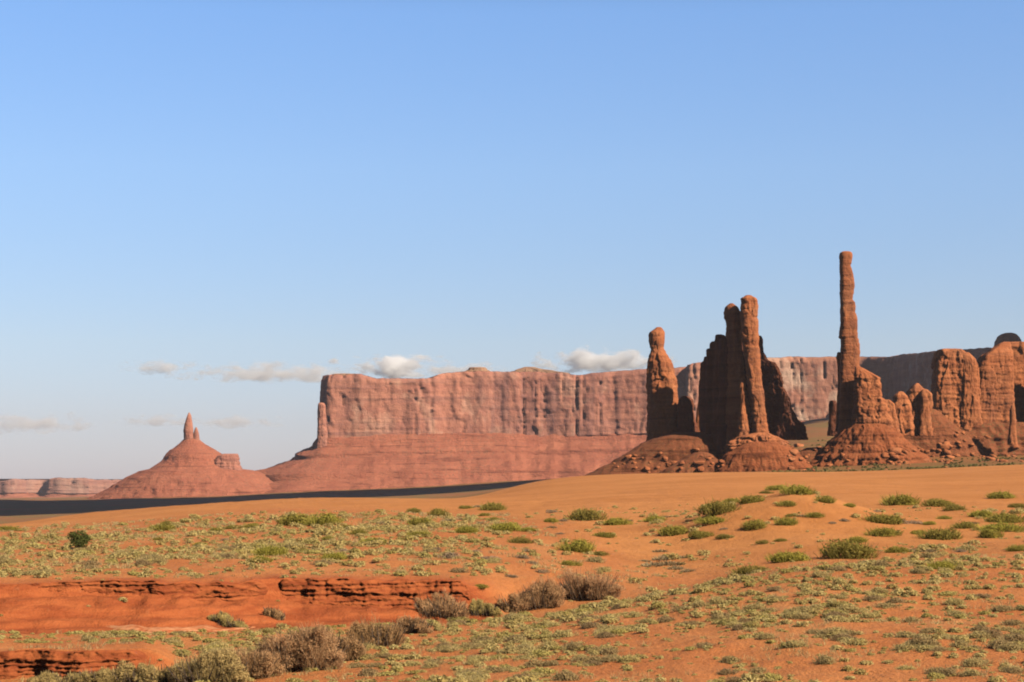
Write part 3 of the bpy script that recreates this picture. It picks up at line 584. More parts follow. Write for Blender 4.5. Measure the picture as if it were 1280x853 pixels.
# butte with spire at the left
tower('talus', [(556, 392, 425), (563, 382, 430), (570, 371, 436), (572, 366, 438), (581, 356, 444), (584, 346, 448), (588.5, 318, 452), (590.5, 312, 455), (600, 290, 462), (620, 262, 475)], 5090, M_MTAL, MS, .7, .04, .05, .02, 54, 2.2, 3.0, 26, .05)
R6 = empty('butte', base(238, 620, 4950), 'cone shaped red butte with a small finger spire on top', 'butte')
tower('spire', [(516, 235.8, 237.2), (519, 234.3, 238.8), (524, 232.5, 240), (530, 230.6, 240.8), (538, 229.3, 241.6), (546, 229.8, 242), (556, 231, 242.5)], 4950, M_MESA, R6, .9, .07, .10, .04, 50, 2.4, 1.6, 14)
tower('pinnacle', [(534.5, 244.2, 246), (538, 243, 247.5), (543, 241.8, 248.8), (548, 241.2, 249.3), (556, 240.5, 250)], 4952, M_MESA, R6, .9, .10, .10, .05, 51, 2.4, 1.6, 12)
tower('talus_cone', [(549, 230, 248.5), (555, 224, 256), (561.6, 216, 268), (562.6, 213, 269), (568, 208, 278), (576, 203, 284), (581, 196, 290), (587, 186, 304), (588.5, 175, 322), (590.5, 171.5, 326), (597, 158, 345), (606, 143, 375), (614, 130, 400), (624, 110, 425)],
    4960, M_MTAL, R6, .85, .04, .05, .02, 52, 2.0, 3.0, 30, .1)
tower('shelf', [(567.4, 280, 297), (569, 274, 298.6), (575, 268, 299), (583, 264, 300.5), (590, 258, 305)], 4915, M_MESA, R6, .8, .08, .10, .06, 53, 3.0, 2.0, 14, .02)

# ------------------------------------------------------------------ clouds
def cloud_vol(px, row, wpx, hpx, Y, seed, dens, label):
    s = NT('cloud_vapour'); s.t.nodes.remove(s.b)
    u = Y / F; sx, sy, sz = wpx * u / 2, wpx * u / 3.2, hpx * u / 2
    p = s.pos((1, 1, 1), obj=True)
    ln = s.n('VectorMath', operation='LENGTH'); s.l(p, ln.inputs[0])
    nz = s.noise(s.pos((1.0 * wpx / hpx * .42, 1.4, .9), (seed, seed * 2, 0), obj=True), 1.5, 7, .62)
    v = s.math('SUBTRACT', s.math('ADD', s.math('MULTIPLY', nz, 4.2), -1.5), s.math('MULTIPLY', ln.outputs['Value'], 1.15))
    v = s.math('MULTIPLY', s.math('MAXIMUM', v, 0.0), dens * 2.2)
    pv = s.n('VolumePrincipled'); s.l(v, pv.inputs['Density']); pv.inputs['Color'].default_value = (1, 1, 1, 1); pv.inputs['Anisotropy'].default_value = -.1
    s.l(pv.outputs[0], s.out.inputs['Volume'])
    nb, nm = 24, 14
    V = []
    for i in range(nm + 1):
        ph = math.pi * i / nm
        for j in range(nb):
            t = 2 * math.pi * j / nb
            zz = math.cos(ph); zz = zz if zz > 0 else zz * .7
            V.append((math.sin(ph) * math.cos(t), math.sin(ph) * math.sin(t), zz))
    me = mesh_np('cloud', V, grid_quads(nm + 1, nb, True)[:, ::-1], mat=s.m)
    ob = link('cloud', me, loc=base(px, row, Y)); ob.scale = (sx, sy, sz)
    return tag(ob, label, 'cloud', 'small clouds low in the sky')
for a in [(497, 459, 190, 42, 30000, 1, .010, 'white puffy cloud just above the left half of the long mesa'),
          (750, 453, 210, 44, 30000, 2, .010, 'wide white cloud above the mesa just left of the knob headed tower'),
          (335, 467, 300, 36, 33000, 3, .0035, 'faint long cloud touching the left end of the long mesa'),
          (196, 460, 120, 26, 33000, 4, .0036, 'small bright cloud puff alone high above the butte'),
          (40, 531, 200, 38, 38000, 5, .0030, 'soft pale cloud low at the left edge of the sky'),
          (198, 527, 140, 26, 38000, 6, .0026, 'faint cloud streak behind the butte spire on its left'),
          (295, 528, 150, 26, 38000, 7, .0026, 'faint cloud streak between the butte spire and the mesa'),
          (590, 464, 150, 30, 33000, 8, .0026, 'thin faint cloud veil over the middle of the long mesa')]:
    cloud_vol(*a)

def shade_cloud(cx, cy, rx, ry, ang, alt, seed, label):
    """solid puffy cumulus floating outside the frame towards the sun; its shadow falls about (cx, cy)"""
    k = alt / SUNV.z; c = Vector((cx, cy, 0)) + Vector((SUNV.x, SUNV.y, 0)) * k
    m = NT('cumulus'); m.b.inputs['Base Color'].default_value = (.85, .86, .88, 1); m.b.inputs['Roughness'].default_value = 1
    nb, nm = 160, 60
    t = np.linspace(0, 2 * math.pi, nb, endpoint=False)[None]; ph = np.linspace(0, math.pi, nm)[:, None]
    x, y, z = np.sin(ph) * np.cos(t), np.sin(ph) * np.sin(t), np.cos(ph) + 0 * t
    z = np.where(z > 0, z, z * .35)
    d = 1 + .20 * fbm(x * 3.2 + seed, y * 2.2, z * 2.2, 5) 
    hz_ = .22 * min(rx, ry)
    X, Y, Z = x * rx * d, y * ry * d, z * hz_ * d
    ca, sa = math.cos(ang), math.sin(ang)
    V = np.stack([X * ca - Y * sa, X * sa + Y * ca, Z], -1).reshape(-1, 3)
    return tag(link('cloud', mesh_np('cloud', V, grid_quads(nm, nb, True)[:, ::-1], mat=m.m, smooth=True), loc=(c.x, c.y, alt)), label, 'cloud')
shade_cloud(-1000, 3300, 1750, 1080, math.radians(22), 2600, 3, 'large cumulus high above the dark shaded plain')
shade_cloud(1240, 4330, 560, 950, math.radians(0), 2600, 9, 'cumulus high above the shaded part of the right hand mesa')

# ------------------------------------------------------------------ plants
rng = np.random.RandomState(21)
def leaf_quads(P, N, L, W, rng, up=.85):
    """a quad at each point, facing about N"""
    n = len(P); N = N + rng.normal(size=(n, 3)) * .75; N[:, 2] += up; N /= np.linalg.norm(N, axis=1)[:, None]
    R = rng.normal(size=(n, 3)); A = np.cross(N, R); A /= np.linalg.norm(A, axis=1)[:, None]; B = np.cross(N, A)
    L = L * rng.uniform(.6, 1.4, (n, 1)); W = W * rng.uniform(.6, 1.4, (n, 1))
    V = np.stack([P - A * L, P - B * W, P + A * L, P + B * W], 1)
    return V.reshape(-1, 3)
def quads_n(n): return np.arange(n * 4).reshape(-1, 4)
def lobes_cloud(lobes, per, L, W, rng, fill=.35):
    Vs, Ts = [], []
    tot = sum(a[3] * a[5] for a in lobes)
    for (cx, cy, cz, rx, ry, rz) in lobes:
        n = max(6, int(per * rx * rz / tot)); q = rng.normal(size=(n, 3)); q /= np.linalg.norm(q, axis=1)[:, None]
        q[:, 2] = np.where(q[:, 2] < -.35, -q[:, 2], q[:, 2])
        rad = np.where(rng.rand(n) < fill, rng.rand(n) ** .5, rng.uniform(.82, 1.12, n))[:, None]
        P = np.array([cx, cy, cz]) + q * rad * np.array([rx, ry, rz])
        P[:, 2] = np.maximum(P[:, 2], .02)
        Vs.append(leaf_quads(P, q.copy(), L, W, rng)); Ts.append(np.repeat(np.clip(rng.rand(n) * .8 + .2 * rng.rand(), 0, 1), 4))
    return np.vstack(Vs), np.concatenate(Ts)
def bush_arrays(rng, nl, flat, per, L, W, spread=.55):
    lobes = [(0, 0, flat * .25, .58, .58, flat * .6)]
    for k in range(nl):
        a = rng.rand() * 6.283; r = spread * rng.uniform(.4, .88); s = rng.uniform(.24, .46)
        lobes.append((r * math.cos(a), r * math.sin(a), flat * rng.uniform(.10, .42), s, s, flat * s * 1.25))
    return lobes_cloud(lobes, per, L, W, rng)
def bush_mesh(name, mat, seed, nl=5, flat=.7, per=420, L=.10, W=.05, spread=.55):
    r = np.random.RandomState(seed); V, t = bush_arrays(r, nl, flat, per, L, W, spread)
    V2, t2 = twig_arrays(r, .85, .85, flat * 1.05, int(per * .28), .012, .8, .0, .45)
    V, t = np.vstack([V, V2]), np.r_[t, np.clip(t2 + .3, 0, 1)]
    return mesh_np(name, V, quads_n(len(V) // 4), mat=mat, attr={'tint': t})
def twig_arrays(rng, rx, ry, h, n, wdt, lean=.35, up0=0.0, seg=.5):
    """upright wispy blades filling a dome"""
    a = rng.rand(n) * 6.283; r = np.sqrt(rng.rand(n)); bx, by = r * np.cos(a), r * np.sin(a)
    hh = np.sqrt(np.clip(1 - r * r * .85, .05, 1)) * rng.uniform(.45, 1.08, n)
    z0 = up0 + rng.rand(n) ** .8 * hh * (1 - seg * .5); ln = seg * rng.uniform(.5, 1.2, n)
    P0 = np.c_[bx * rx * .95, by * ry * .95, z0 * h]
    D = np.c_[bx * lean + rng.normal(size=n) * .28, by * lean + rng.normal(size=n) * .28, np.ones(n)]
    D /= np.linalg.norm(D, axis=1)[:, None]; P1 = P0 + D * (ln * h)[:, None]
    Rv = rng.normal(size=(n, 3)); A = np.cross(D, Rv); A /= np.linalg.norm(A, axis=1)[:, None]; A *= wdt * rng.uniform(.6, 1.4, (n, 1))
    V = np.stack([P0 - A, P0 + A, P1 + A * .35, P1 - A * .35], 1).reshape(-1, 3)
    return V, np.repeat(rng.rand(n), 4)

L_SAGE = leaf_mat('sage_leaves', (.68, .52, .175), (.86, .70, .29), (.42, .27, .14), .45)
L_SAGEY = leaf_mat('yellow_sage_leaves', (.66, .54, .14), (.80, .66, .23), (.50, .40, .14), .45)
L_GREEN = leaf_mat('green_leaves', (.33, .29, .042), (.60, .51, .095), (.36, .27, .07), .42)
L_DEAD = leaf_mat('grey_twigs', (.42, .28, .17), (.55, .39, .25), (.34, .24, .14), .25)
L_JUN = leaf_mat('juniper_needles', (.10, .115, .026), (.16, .17, .04), (.11, .12, .03), .25)
L_TAM = leaf_mat('tamarisk_twigs', (.70, .37, .18), (.85, .53, .28), (.64, .39, .17), .45)
L_TAMG = leaf_mat('olive_twigs', (.74, .56, .20), (.58, .43, .15), (.78, .56, .24), .45)
L_GRASS = leaf_mat('dry_grass', (.46, .33, .16), (.55, .42, .23), (.40, .27, .13), .25)
M_BARK = NT('grey_bark'); M_BARK.b.inputs['Base Color'].default_value = (.12, .085, .06, 1); M_BARK = M_BARK.m

YS = np.exp(np.linspace(math.log(60), math.log(1000), 2600))
def ground_hit(px, row):
    """where the sight line through a photo point meets the ground"""
    s, t = float(slope(row)), float(tanx(px, row))
    h = height(t * YS, YS); k = np.nonzero(h >= s * YS)[0]
    k = k[0] if len(k) else len(YS) - 1
    y = YS[k]; return t * y, y, float(height(t * y, y))

SAGE = [bush_mesh('sagebrush', L_SAGE, 100 + k, 4 + k % 4, .55, 800, .065, .032, .48) for k in range(6)]
SAGEY = [bush_mesh('sagebrush', L_SAGEY, 120 + k, 4 + k % 3, .52, 480, .085, .042) for k in range(3)]
GREEN = [bush_mesh('green_shrub', L_GREEN, 140 + k, 6 + k % 4, .60, 1700, .055, .026, .62) for k in range(6)]
DEAD = [bush_mesh('grey_shrub', L_DEAD, 160 + k, 4 + k % 3, .55, 460, .11, .022) for k in range(4)]
pr = random.Random(5)
def place(name, me, x, y, z, rad, label, cat, group, hscale=1.0):
    o = bpy.data.objects.new(name, me); COL.objects.link(o)
    o.location = (x, y, z - .10 * rad); o.rotation_euler = (0, 0, pr.uniform(0, 6.28))
    o.scale = (rad * pr.uniform(.9, 1.1), rad * pr.uniform(.9, 1.1), rad * hscale * pr.uniform(.85, 1.15))
    return tag(o, label, cat, group)

GP = 'green shrubs on the sand and terrace'
greens = [
    # px, base row, width px, label
    (202, 663, 24, 'low bright green shrub at the upper left terrace edge, left of a smaller one'), (209, 656, 14, 'small green shrub right behind another on the left dune foot'),
    (370, 657, 38, 'long low green shrub at the dune foot above the red bank'), (405, 656, 40, 'broad green shrub beside the long low one at the dune foot'),
    (315, 660, 17, None), (293, 661, 20, None), (337, 694, 32, None), (326, 703, 22, None), (416, 700, 28, None), (198, 675, 12, None), (58, 674, 14, None), (10, 664, 26, None), (250, 682, 14, None), (410, 675, 14, None), (18, 678, 14, None),
    (270, 664, 14, None), (432, 662, 20, None), (448, 668, 18, None), (380, 690, 16, None),
    (497, 648, 15, None), (517, 641, 15, 'green shrub alone on bare sand left of centre, leaning right'), (549, 645, 23, 'wide green shrub on the sand left of centre with a pale tuft beside it'),
    (583, 636, 15, None), (616, 638, 28, 'largest green shrub near the dark plain end, on bare sand at the centre'), (605, 645, 12, None), (583, 666, 24, None), (630, 664, 36, None), (617, 651, 13, None), (522, 671, 27, None), (527, 657, 27, None),
    (466, 681, 28, None), (650, 679, 24, None), (660, 664, 18, None), (734, 650, 38, 'bright green twin shrub on bare sand right of centre'), (689, 653, 14, None), (772, 656, 27, 'rounded green shrub with grey twigs beside it on open sand'), (754, 671, 22, None),
    (819, 652, 22, None), (842, 668, 30, None), (720, 689, 42, 'spreading green shrub on the sand above the big brown tamarisk'), (713, 707, 24, 'upright dark green shrub with a long shadow above the big brown tamarisk'), (750, 694, 20, None), (601, 736, 16, None),
    (996, 617, 38, 'large bright green shrub crowning the dune mound'), (971, 613, 24, None), (958, 617, 15, None), (938, 629, 28, None), (913, 628, 16, None), (899, 642, 40, None), (891, 653, 36, None), (877, 672, 27, 'round green shrub at the left foot of the dune mound'),
    (1030, 628, 25, None), (983, 632, 20, None), (989, 646, 12, None), (1018, 646, 20, None), (983, 656, 24, None), (942, 661, 27, None), (906, 673, 18, None), (953, 680, 14, None), (975, 677, 14, None),
    (1125, 631, 40, 'pale green shrub pair on the bare sand right of the dune mound'), (1062, 634, 13, 'small lone green shrub on bare sand right of the dune mound'), (1172, 633, 30, None), (1194, 638, 24, None),
    (1251, 623, 28, 'lone round green shrub highest on the sand near the right edge'), (1100, 653, 40, None), (1104, 669, 36, None), (1072, 678, 22, None), (1061, 698, 54, 'wide pale green shrub heap with a dark left side on the right sand'),
    (1122, 691, 24, None), (1174, 673, 42, None), (1226, 646, 26, None), (1258, 653, 44, None), (1254, 664, 50, None), (1272, 689, 22, None), (1174, 712, 34, None), (985, 701, 42, None), (938, 717, 38, None), (1273, 635, 20, None),
    (1180, 649, 16, None), (1161, 656, 14, None), (1205, 660, 26, None), (1238, 672, 26, None), (1150, 668, 18, None), (1085, 690, 20, None)]
def glabel(px, row):
    if px < 640: return 'green shrub among the grey sage on the left terrace above the red bank' if row > 658 else 'small green shrub on the sand at the top of the left terrace'
    if px < 860: return 'green shrub scattered on the open sand in the middle'
    if px < 1045: return 'green shrub on the flanks of the dune mound' if row < 690 else 'green shrub at the crest of the near sage hillside'
    return 'green shrub in the loose thicket on the right hand sand'
for k, (px, row, wd, lb) in enumerate(greens):
    x, y, z = ground_hit(px, row)
    place('green_shrub', GREEN[k % 6], x, y, z, .5 * wd * y / F / .66, lb or glabel(px, row), 'shrub', GP, pr.uniform(.75, 1.05))
GD = 'grey leafless shrubs'
for k, (px, row, wd) in enumerate([(691, 641, 18), (704, 652, 16), (612, 700, 32), (562, 698, 38), (652, 698, 24), (677, 716, 22), (665, 705, 18), (1124, 654, 34), (596, 690, 16), (430, 690, 22), (545, 688, 18), (480, 664, 20), (1095, 640, 14), (1055, 652, 20), (1040, 655, 14), (905, 662, 14),
                                   (640, 722, 18), (700, 668, 14), (787, 652, 12), (1200, 690, 22), (1146, 655, 20), (660, 690, 20), (350, 690, 20), (280, 676, 18), (180, 700, 16)]):
    x, y, z = ground_hit(px, row)
    place('grey_shrub', DEAD[k % 4], x, y, z, .5 * wd * y / F / .9, 'grey leafless shrub scattered on the middle sand and terrace', 'shrub', GD, .85)
def grass_mesh(seed):
    V, t = twig_arrays(np.random.RandomState(seed), 1, 1, .7, 260, .035, .9, 0, .6)
    return mesh_np('grass_tuft', V, quads_n(len(V) // 4), mat=L_GRASS, attr={'tint': t})
GRS = [grass_mesh(180 + k) for k in range(3)]
for k, (px, row, wd) in enumerate([(828, 700, 22), (838, 706, 30), (815, 708, 24), (850, 698, 18), (1002, 646, 14), (598, 634, 12), (560, 652, 16), (575, 650, 12), (825, 690, 16), (860, 715, 18), (600, 655, 10), (480, 655, 16), (1140, 690, 18), (1215, 655, 14), (1160, 690, 20), (845, 712, 20), (806, 702, 14), (832, 647, 10), (690, 660, 12), (500, 662, 12)]):
    x, y, z = ground_hit(px, row)
    place('grass_tuft', GRS[k % 3], x, y, z, .5 * wd * y / F / .9, 'pale dry grass tuft on the open sand', 'grass tuft', 'dry grass tufts', .7)

# tamarisk thickets
def tamarisk(px, row, wpx, hpx, mat, label, seed, dens=1.0, depth=.6, green=.0):
    x, y, z = ground_hit(px, row); r_ = np.random.RandomState(seed)
    rx, h = .5 * wpx * y / F, 1.15 * hpx * y / F; ry = rx * depth
    e = empty('tamarisk', (x, y, z), label, 'bush', 'brown tamarisk thickets along the wash')
    Vs, Ts = [], []
    nl = max(3, int(wpx / 11))
    for k in range(nl + 1):
        cx = (-1 + 2 * (k + r_.uniform(.1, .9)) / (nl + 1)) * rx * .72; cy = r_.uniform(-.5, .5) * ry
        hh = h * (.42 + .62 * r_.rand()) * (1 - .35 * abs(cx / rx) ** 2)
        V, t = twig_arrays(r_, rx * .34, ry * .5, hh, int(650 * dens), .016, .55, .02, .22)
        lb_ = [(r_.uniform(-.28, .28) * rx, r_.uniform(-.3, .3) * ry, hh * r_.uniform(.2, .68), rx * r_.uniform(.12, .22), ry * .3, hh * r_.uniform(.18, .30)) for _ in range(9)]
        V2, t2 = lobes_cloud(lb_, int(1900 * dens), .09, .018, r_, .6); V = np.vstack([V, V2]); t = np.r_[t, t2]
        V[:, 0] += cx; V[:, 1] += cy; Vs.append(V); Ts.append(t)
    V = np.vstack(Vs); gz = height(V[:, 0] + x, V[:, 1] + y) - z; V[:, 2] += gz - .05
    o = link('foliage', mesh_np('foliage', V, quads_n(len(V) // 4), mat=mat, attr={'tint': np.concatenate(Ts)})); o.parent = e
    V, t = twig_arrays(r_, rx * .8, ry * .8, h * .62, 90 + int(wpx), .03, .5, -.08, .9)
    V[:, 2] += height(V[:, 0] + x, V[:, 1] + y) - z
    o = link('stems', mesh_np('stems', V, quads_n(len(V) // 4), mat=M_BARK)); o.parent = e
    return e
tamarisk(735, 750, 88, 43, L_TAM, 'big brown tamarisk dome right of centre behind the sage hillside', 1, 1.2)
tamarisk(672, 760, 70, 35, L_TAM, 'lower brown tamarisk joined to the left side of the biggest one', 2, 1.1)
tamarisk(552, 772, 72, 30, L_TAM, 'dark brown tamarisk in front of the right end of the red bank', 3, 1.1)
tamarisk(606, 770, 44, 18, L_TAMG, 'small olive bush filling the gap between two brown tamarisks', 4, .7)
tamarisk(372, 838, 112, 56, L_TAM, 'tallest reddish brown tamarisk at the bottom left of the wash', 5, 1.5)
tamarisk(470, 808, 76, 34, L_TAM, 'thin brown tamarisk trailing right of the tallest one', 6, .8)
tamarisk(516, 792, 56, 22, L_TAM, 'sparse brown tamarisk midway along the near edge of the wash', 7, .6)
tamarisk(258, 856, 100, 44, L_TAMG, 'broad olive brown bush at the bottom edge left of the tallest tamarisk', 8, 1.3)
tamarisk(160, 854, 70, 28, L_TAMG, 'yellow olive bush at the bottom edge beside the red bank', 9, 1.0)
tamarisk(72, 860, 70, 21, L_TAMG, 'low yellow olive bush in the bottom left corner', 10, .9)
tamarisk(312, 848, 76, 40, L_TAM, 'feathery brown tamarisk filling the bottom between the tallest and the olive brown bush', 13, 1.0)
tamarisk(424, 826, 66, 38, L_TAM, 'brown tamarisk touching the right side of the tallest one', 14, 1.0)
tamarisk(208, 854, 70, 27, L_TAMG, 'pale olive bush between the yellow olive and the broad olive brown one', 15, .9)
tamarisk(115, 858, 60, 25, L_TAMG, 'yellow olive bush near the bottom left corner, taller than its left neighbour', 16, .9)
tamarisk(640, 764, 40, 22, L_TAM, 'low brown tamarisk left of the big dome, between it and the olive bush', 17, .7)
tamarisk(343, 772, 28, 17, L_TAM, 'small grey brown bush against the middle of the red bank', 11, .6)
tamarisk(285, 782, 50, 15, L_TAMG, 'low olive bush on the wash floor left of the small brown one', 12, .6)

# juniper
x, y, z = ground_hit(99, 686)
J = empty('juniper', (x, y, z), 'dark round juniper alone on the left terrace', 'tree')
rj = np.random.RandomState(3); wj = 28 * y / F / 2; hj = 23 * y / F
lob = [(0, 0, hj * .45, wj * .75, wj * .75, hj * .5)] + [(wj * .6 * math.cos(a), wj * .6 * math.sin(a), hj * rj.uniform(.12, .7), wj * .42, wj * .42, hj * .26) for a in np.linspace(0, 5.6, 9)]
V, t = lobes_cloud(lob, 2600, .11, .05, rj)
link('crown', mesh_np('crown', V, quads_n(len(V) // 4), mat=L_JUN, attr={'tint': t})).parent = J
a8 = np.linspace(0, 2 * math.pi, 9)[:-1]
V = [(r_ * math.cos(q) + .1 * k, r_ * math.sin(q), zz) for k, (r_, zz) in enumerate(((.16, -.2), (.12, .5), (.06, 1.3))) for q in a8]
link('trunk', mesh_np('trunk', V, grid_quads(3, 8, True), mat=M_BARK)).parent = J

# sage: world-space scatter, the biggest in view as objects, the rest one mass
def scatter():
    out = []
    r = np.random.RandomState(77)
    N = 76000
    t = r.uniform(-.36, .36, N); Y = np.sqrt(r.uniform(70 ** 2, 300 ** 2, N)); X = t * Y
    z, cl, sd, fr = height(X, Y, True); px = 640 + t * TF
    row = 598 - z / Y * F
    pat = noise(X / 9, Y / 12, 3.3); pat2 = noise(X / 3.0, Y / 3.5, 6.1)
    yb = bank_y(px, X)
    hill = Y < np.interp(px, [300, 640, 800, 1000, 1280], [118, 136, 148, 146, 156])
    p = np.zeros(N)
    # near hillside
    crest = np.exp(-((Y - np.interp(px, [300, 640, 800, 1000, 1280], [105, 122, 134, 134, 142])) / 16) ** 2)
    ph = .46 + .42 * crest + .30 * pat + .15 * pat2
    ph = np.where(pat2 + .6 * pat > .1, ph * 1.5, ph * .55)
    p = np.where(hill & (px > 250), ph, p)
    # wash floor
    wash = (~hill | (px <= 250)) & (Y < yb - 8) & (Y > 110)
    p = np.where(wash & (px < 660), .72 + .4 * pat, p)
    # terrace above the bank
    terr = (Y > yb + 1) & (px < 690)
    pt = (.36 + .42 * pat + .15 * pat2) * S((300 - Y) / 60) * S((Y - yb) / 10) * S((700 - px) / 160 + .1)
    p = np.where(terr, pt, p)
    # right hand sand
    right = (Y > 158) & (px > 1040)
    p = np.where(right, (.10 + .45 * pat) * S((px - 1040) / 120) * S((285 - Y) / 50), p)
    mid = (Y > 150) & (px >= 690) & (px <= 1040)
    p = np.where(mid, .045 + .12 * np.maximum(pat, 0), p)
    p = np.where(cl > .45, .03, p)
    keep = r.rand(N) < np.clip(p, 0, 1) * np.where(Y > 150, .42, .62)
    for i in np.nonzero(keep)[0]:
        big = r.rand()
        rad = (.17 + .33 * big ** 3.0 * 1.35) * (1.3 if Y[i] > 150 else 1.0) * (1 + .35 * pat[i])
        yellow = wash[i] and r.rand() < .7 or r.rand() < .13
        zone = 'hill' if hill[i] and px[i] > 250 else 'wash' if wash[i] else 'terrace' if terr[i] else 'sand'
        out.append((rad / Y[i], X[i], Y[i], float(z[i]), rad, yellow, zone, abs(t[i]) < .268 and row[i] < 850))
    return out
sc = scatter()
inview = sorted([s for s in sc if s[7]], reverse=True); solo = inview[:290]; solo_ids = set(id(s) for s in solo)
ZL = {'hill': 'grey-green sage clump on the near red hillside', 'wash': 'yellowish sage clump on the wash floor below the red bank',
      'terrace': 'grey-green sage clump on the terrace above the red bank', 'sand': 'sage clump on the sand beyond the near hillside'}
for k, (_, x, y, z, rad, yel, zone, _v) in enumerate(solo):
    place('sagebrush', (SAGEY if yel else SAGE)[k % (3 if yel else 6)], x, y, z, rad * 1.45, ZL[zone], 'sagebrush', 'sage clumps', pr.uniform(.8, 1.15))
masses = {False: ([], []), True: ([], [])}
protos = {False: [bush_arrays(np.random.RandomState(200 + k), 4, .55, 200, .13, .065) for k in range(8)], True: [bush_arrays(np.random.RandomState(220 + k), 4, .5, 200, .13, .065) for k in range(5)]}
rm = np.random.RandomState(9)
for s in sc:
    if id(s) in solo_ids: continue
    _, x, y, z, rad, yel, zone, _v = s
    V, t = protos[yel][rm.randint(len(protos[yel]))]
    a = rm.rand() * 6.28; c_, s_ = math.cos(a), math.sin(a)
    if y > 150: n4 = (len(V) // 4 * 2 // 3) * 4; V, t = V[:n4], t[:n4]
    R = np.array([[c_, s_, 0], [-s_, c_, 0], [0, 0, rm.uniform(.8, 1.2)]]) * rad * 1.4
    masses[yel][0].append(V @ R + np.array([x, y, z - .03])); masses[yel][1].append(np.clip(t * .7 + rm.uniform(-.3, .4), 0, 1))
for yel, mt, nm, lb in ((False, L_SAGE, 'sage_scrub', 'countless smaller grey-green sage tufts dotting the red ground'), (True, L_SAGEY, 'yellow_scrub', 'countless smaller yellowish tufts dotting the red ground')):
    V = np.vstack(masses[yel][0]); t = np.concatenate(masses[yel][1])
    tag(link(nm, mesh_np(nm, V, quads_n(len(V) // 4), mat=mt, attr={'tint': t})), lb, kind='stuff')
print('sage', len(sc), 'in view', len(inview))
# dry grass between the clumps
rg = np.random.RandomState(55); N = 30000
tt = rg.uniform(-.36, .36, N); Yg = np.sqrt(rg.uniform(72 ** 2, 290 ** 2, N)); Xg = tt * Yg
zg, cg, sg, _f = height(Xg, Yg, True); pg = noise(Xg / 7 + 40, Yg / 9, 2.2) + .5 * noise(Xg / 2.5, Yg / 2.5, 9.0); pxg = 640 + tt * TF
ok = (pg > .24 + .9 * S((sg - .2) / .5) * (pxg > 640)) & (cg < .4) & (sg < .75)
Xg, Yg, zg = Xg[ok], Yg[ok], zg[ok]; n = len(Xg); m = 9
P0 = np.repeat(np.c_[Xg, Yg, zg - .02], m, 0) + np.c_[rg.normal(size=(n * m, 2)) * .13, np.zeros(n * m)]
Dg = np.c_[rg.normal(size=(n * m, 2)) * .5, np.ones(n * m)] * rg.uniform(.10, .30, (n * m, 1)); Ag = np.c_[rg.normal(size=(n * m, 2)), np.zeros(n * m)]
Ag *= .016 * np.repeat(Yg / 110, m)[:, None] / np.linalg.norm(Ag, axis=1)[:, None]
V = np.stack([P0 - Ag, P0 + Ag, P0 + Dg + Ag * .4, P0 + Dg - Ag * .4], 1).reshape(-1, 3)
tag(link('dry_grass', mesh_np('dry_grass', V, quads_n(n * m), mat=leaf_mat('straw', (.62, .44, .17), (.80, .62, .30), (.6, .45, .2), .4), attr={'tint': np.repeat(rg.rand(n * m), 4)})), 'thin pale straw grass between the sage clumps', kind='stuff')
# far scrub at the feet of the rock walls
rf = np.random.RandomState(31); Vs, Ts = [], []
PF = [bush_arrays(np.random.RandomState(240 + k), 3, .8, 60, .26, .15) for k in range(4)]
for k in range(2600):
    px, Y = rf.uniform(960, 1330), rf.uniform(850, 1700)
    if noise(px / 30, Y / 90, 2.0) < -.05: continue
    x = (px - 640) / TF * Y; z = float(height(x, Y)); V, t = PF[k % 4]; s_ = rf.uniform(.4, 1.9)
    Vs.append(V * s_ + np.array([x, Y, z - .1])); Ts.append(t)
V = np.vstack(Vs)
tag(link('far_scrub', mesh_np('far_scrub', V, quads_n(len(V) // 4), mat=leaf_mat('far_scrub_leaves', (.17, .155, .045), (.25, .21, .075), (.19, .15, .06), .15), attr={'tint': np.concatenate(Ts)})), 'dark scrub specks on the grey slopes below the rock wall', kind='stuff')

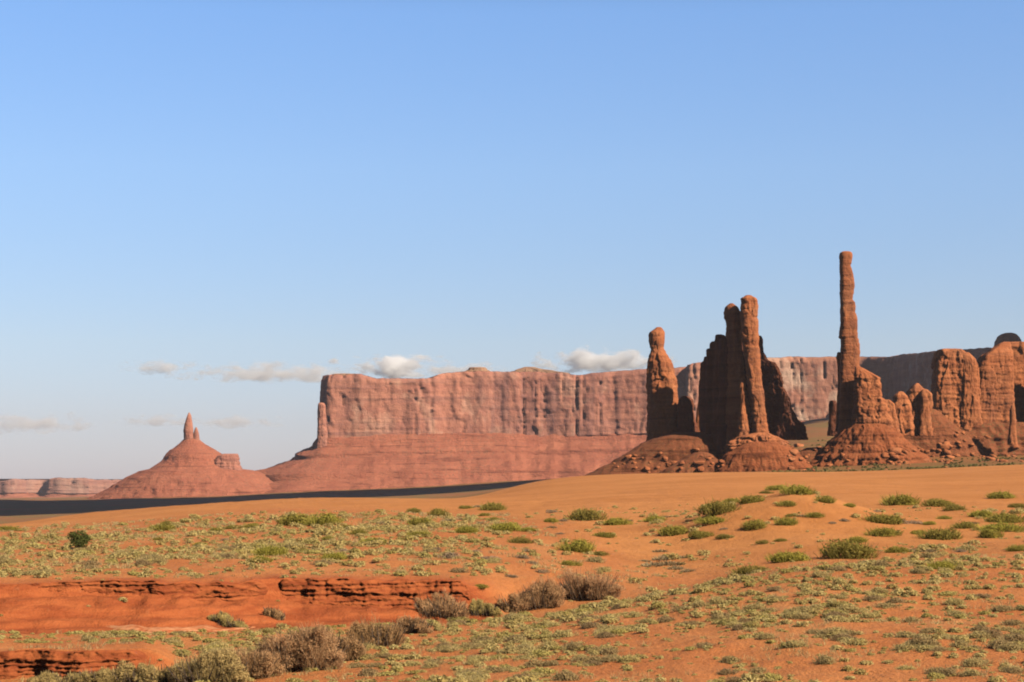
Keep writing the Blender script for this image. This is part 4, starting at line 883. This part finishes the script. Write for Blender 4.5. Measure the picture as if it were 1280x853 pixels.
# boulders
def boulder_mesh(seed):
    n, m = 10, 16; th = np.linspace(0, math.pi, n)[:, None]; ph = np.linspace(0, 2 * math.pi, m, endpoint=False)[None]
    x, y, z = np.sin(th) * np.cos(ph), np.sin(th) * np.sin(ph), np.cos(th) + 0 * ph
    f = lambda v: np.sign(v) * np.abs(v) ** .65
    x, y, z = f(x), f(y), f(z) * .7
    d = 1 + .25 * fbm(x * 1.3 + seed * 7, y * 1.3, z * 1.3, 3)
    return mesh_np('boulder', np.stack([x * d, y * d, z * d], -1).reshape(-1, 3), grid_quads(n, m, True)[:, ::-1], mat=M_ROCK)
BLD = [boulder_mesh(k) for k in range(5)]
rb_ = random.Random(4)
def rubble(n, xa, xb, ra, rbm, ya, yb_, label, group):
    dg = bpy.context.evaluated_depsgraph_get(); k = 0
    for _ in range(n * 6):
        px, row = rb_.uniform(xa, xb), rb_.uniform(ra, rbm)
        d = Vector((float(tanx(px, row)), 1, float(slope(row)))); ok, loc, nn, _i, ob, _m = SC.ray_cast(dg, d * 1100, d.normalized(), distance=600)
        if not ok or ob is None or ob.name.startswith('boulder') or nn.z < .25: continue
        wd = rb_.uniform(3, 7) if rb_.random() < .8 else rb_.uniform(7, 13); r_ = .5 * wd * loc.y / F
        o = bpy.data.objects.new('boulder', BLD[k % 5]); COL.objects.link(o); o.location = loc
        o.scale = (r_, r_ * rb_.uniform(.8, 1.2), r_ * rb_.uniform(.6, 1.0)); o.rotation_euler = (rb_.uniform(-.4, .4), rb_.uniform(-.4, .4), rb_.uniform(0, 6))
        tag(o, label, 'boulder', group); k += 1
        if k >= n: break
bpy.context.view_layer.update()
rubble(48, 1105, 1192, 562, 591, 0, 0, 'red boulder in the rubble at the right foot of the spire mound', 'boulders right of the spire mound')
rubble(34, 985, 1062, 558, 592, 0, 0, 'red boulder in the rubble between the lit column and the spire mound', 'boulders left of the spire mound')
rubble(44, 1165, 1280, 540, 580, 0, 0, 'red boulder on the slope below the long rock wall', 'boulders below the rock wall')
rubble(40, 760, 905, 562, 592, 0, 0, 'red boulder on the scrubby slope below the knob headed tower', 'boulders below the towers')
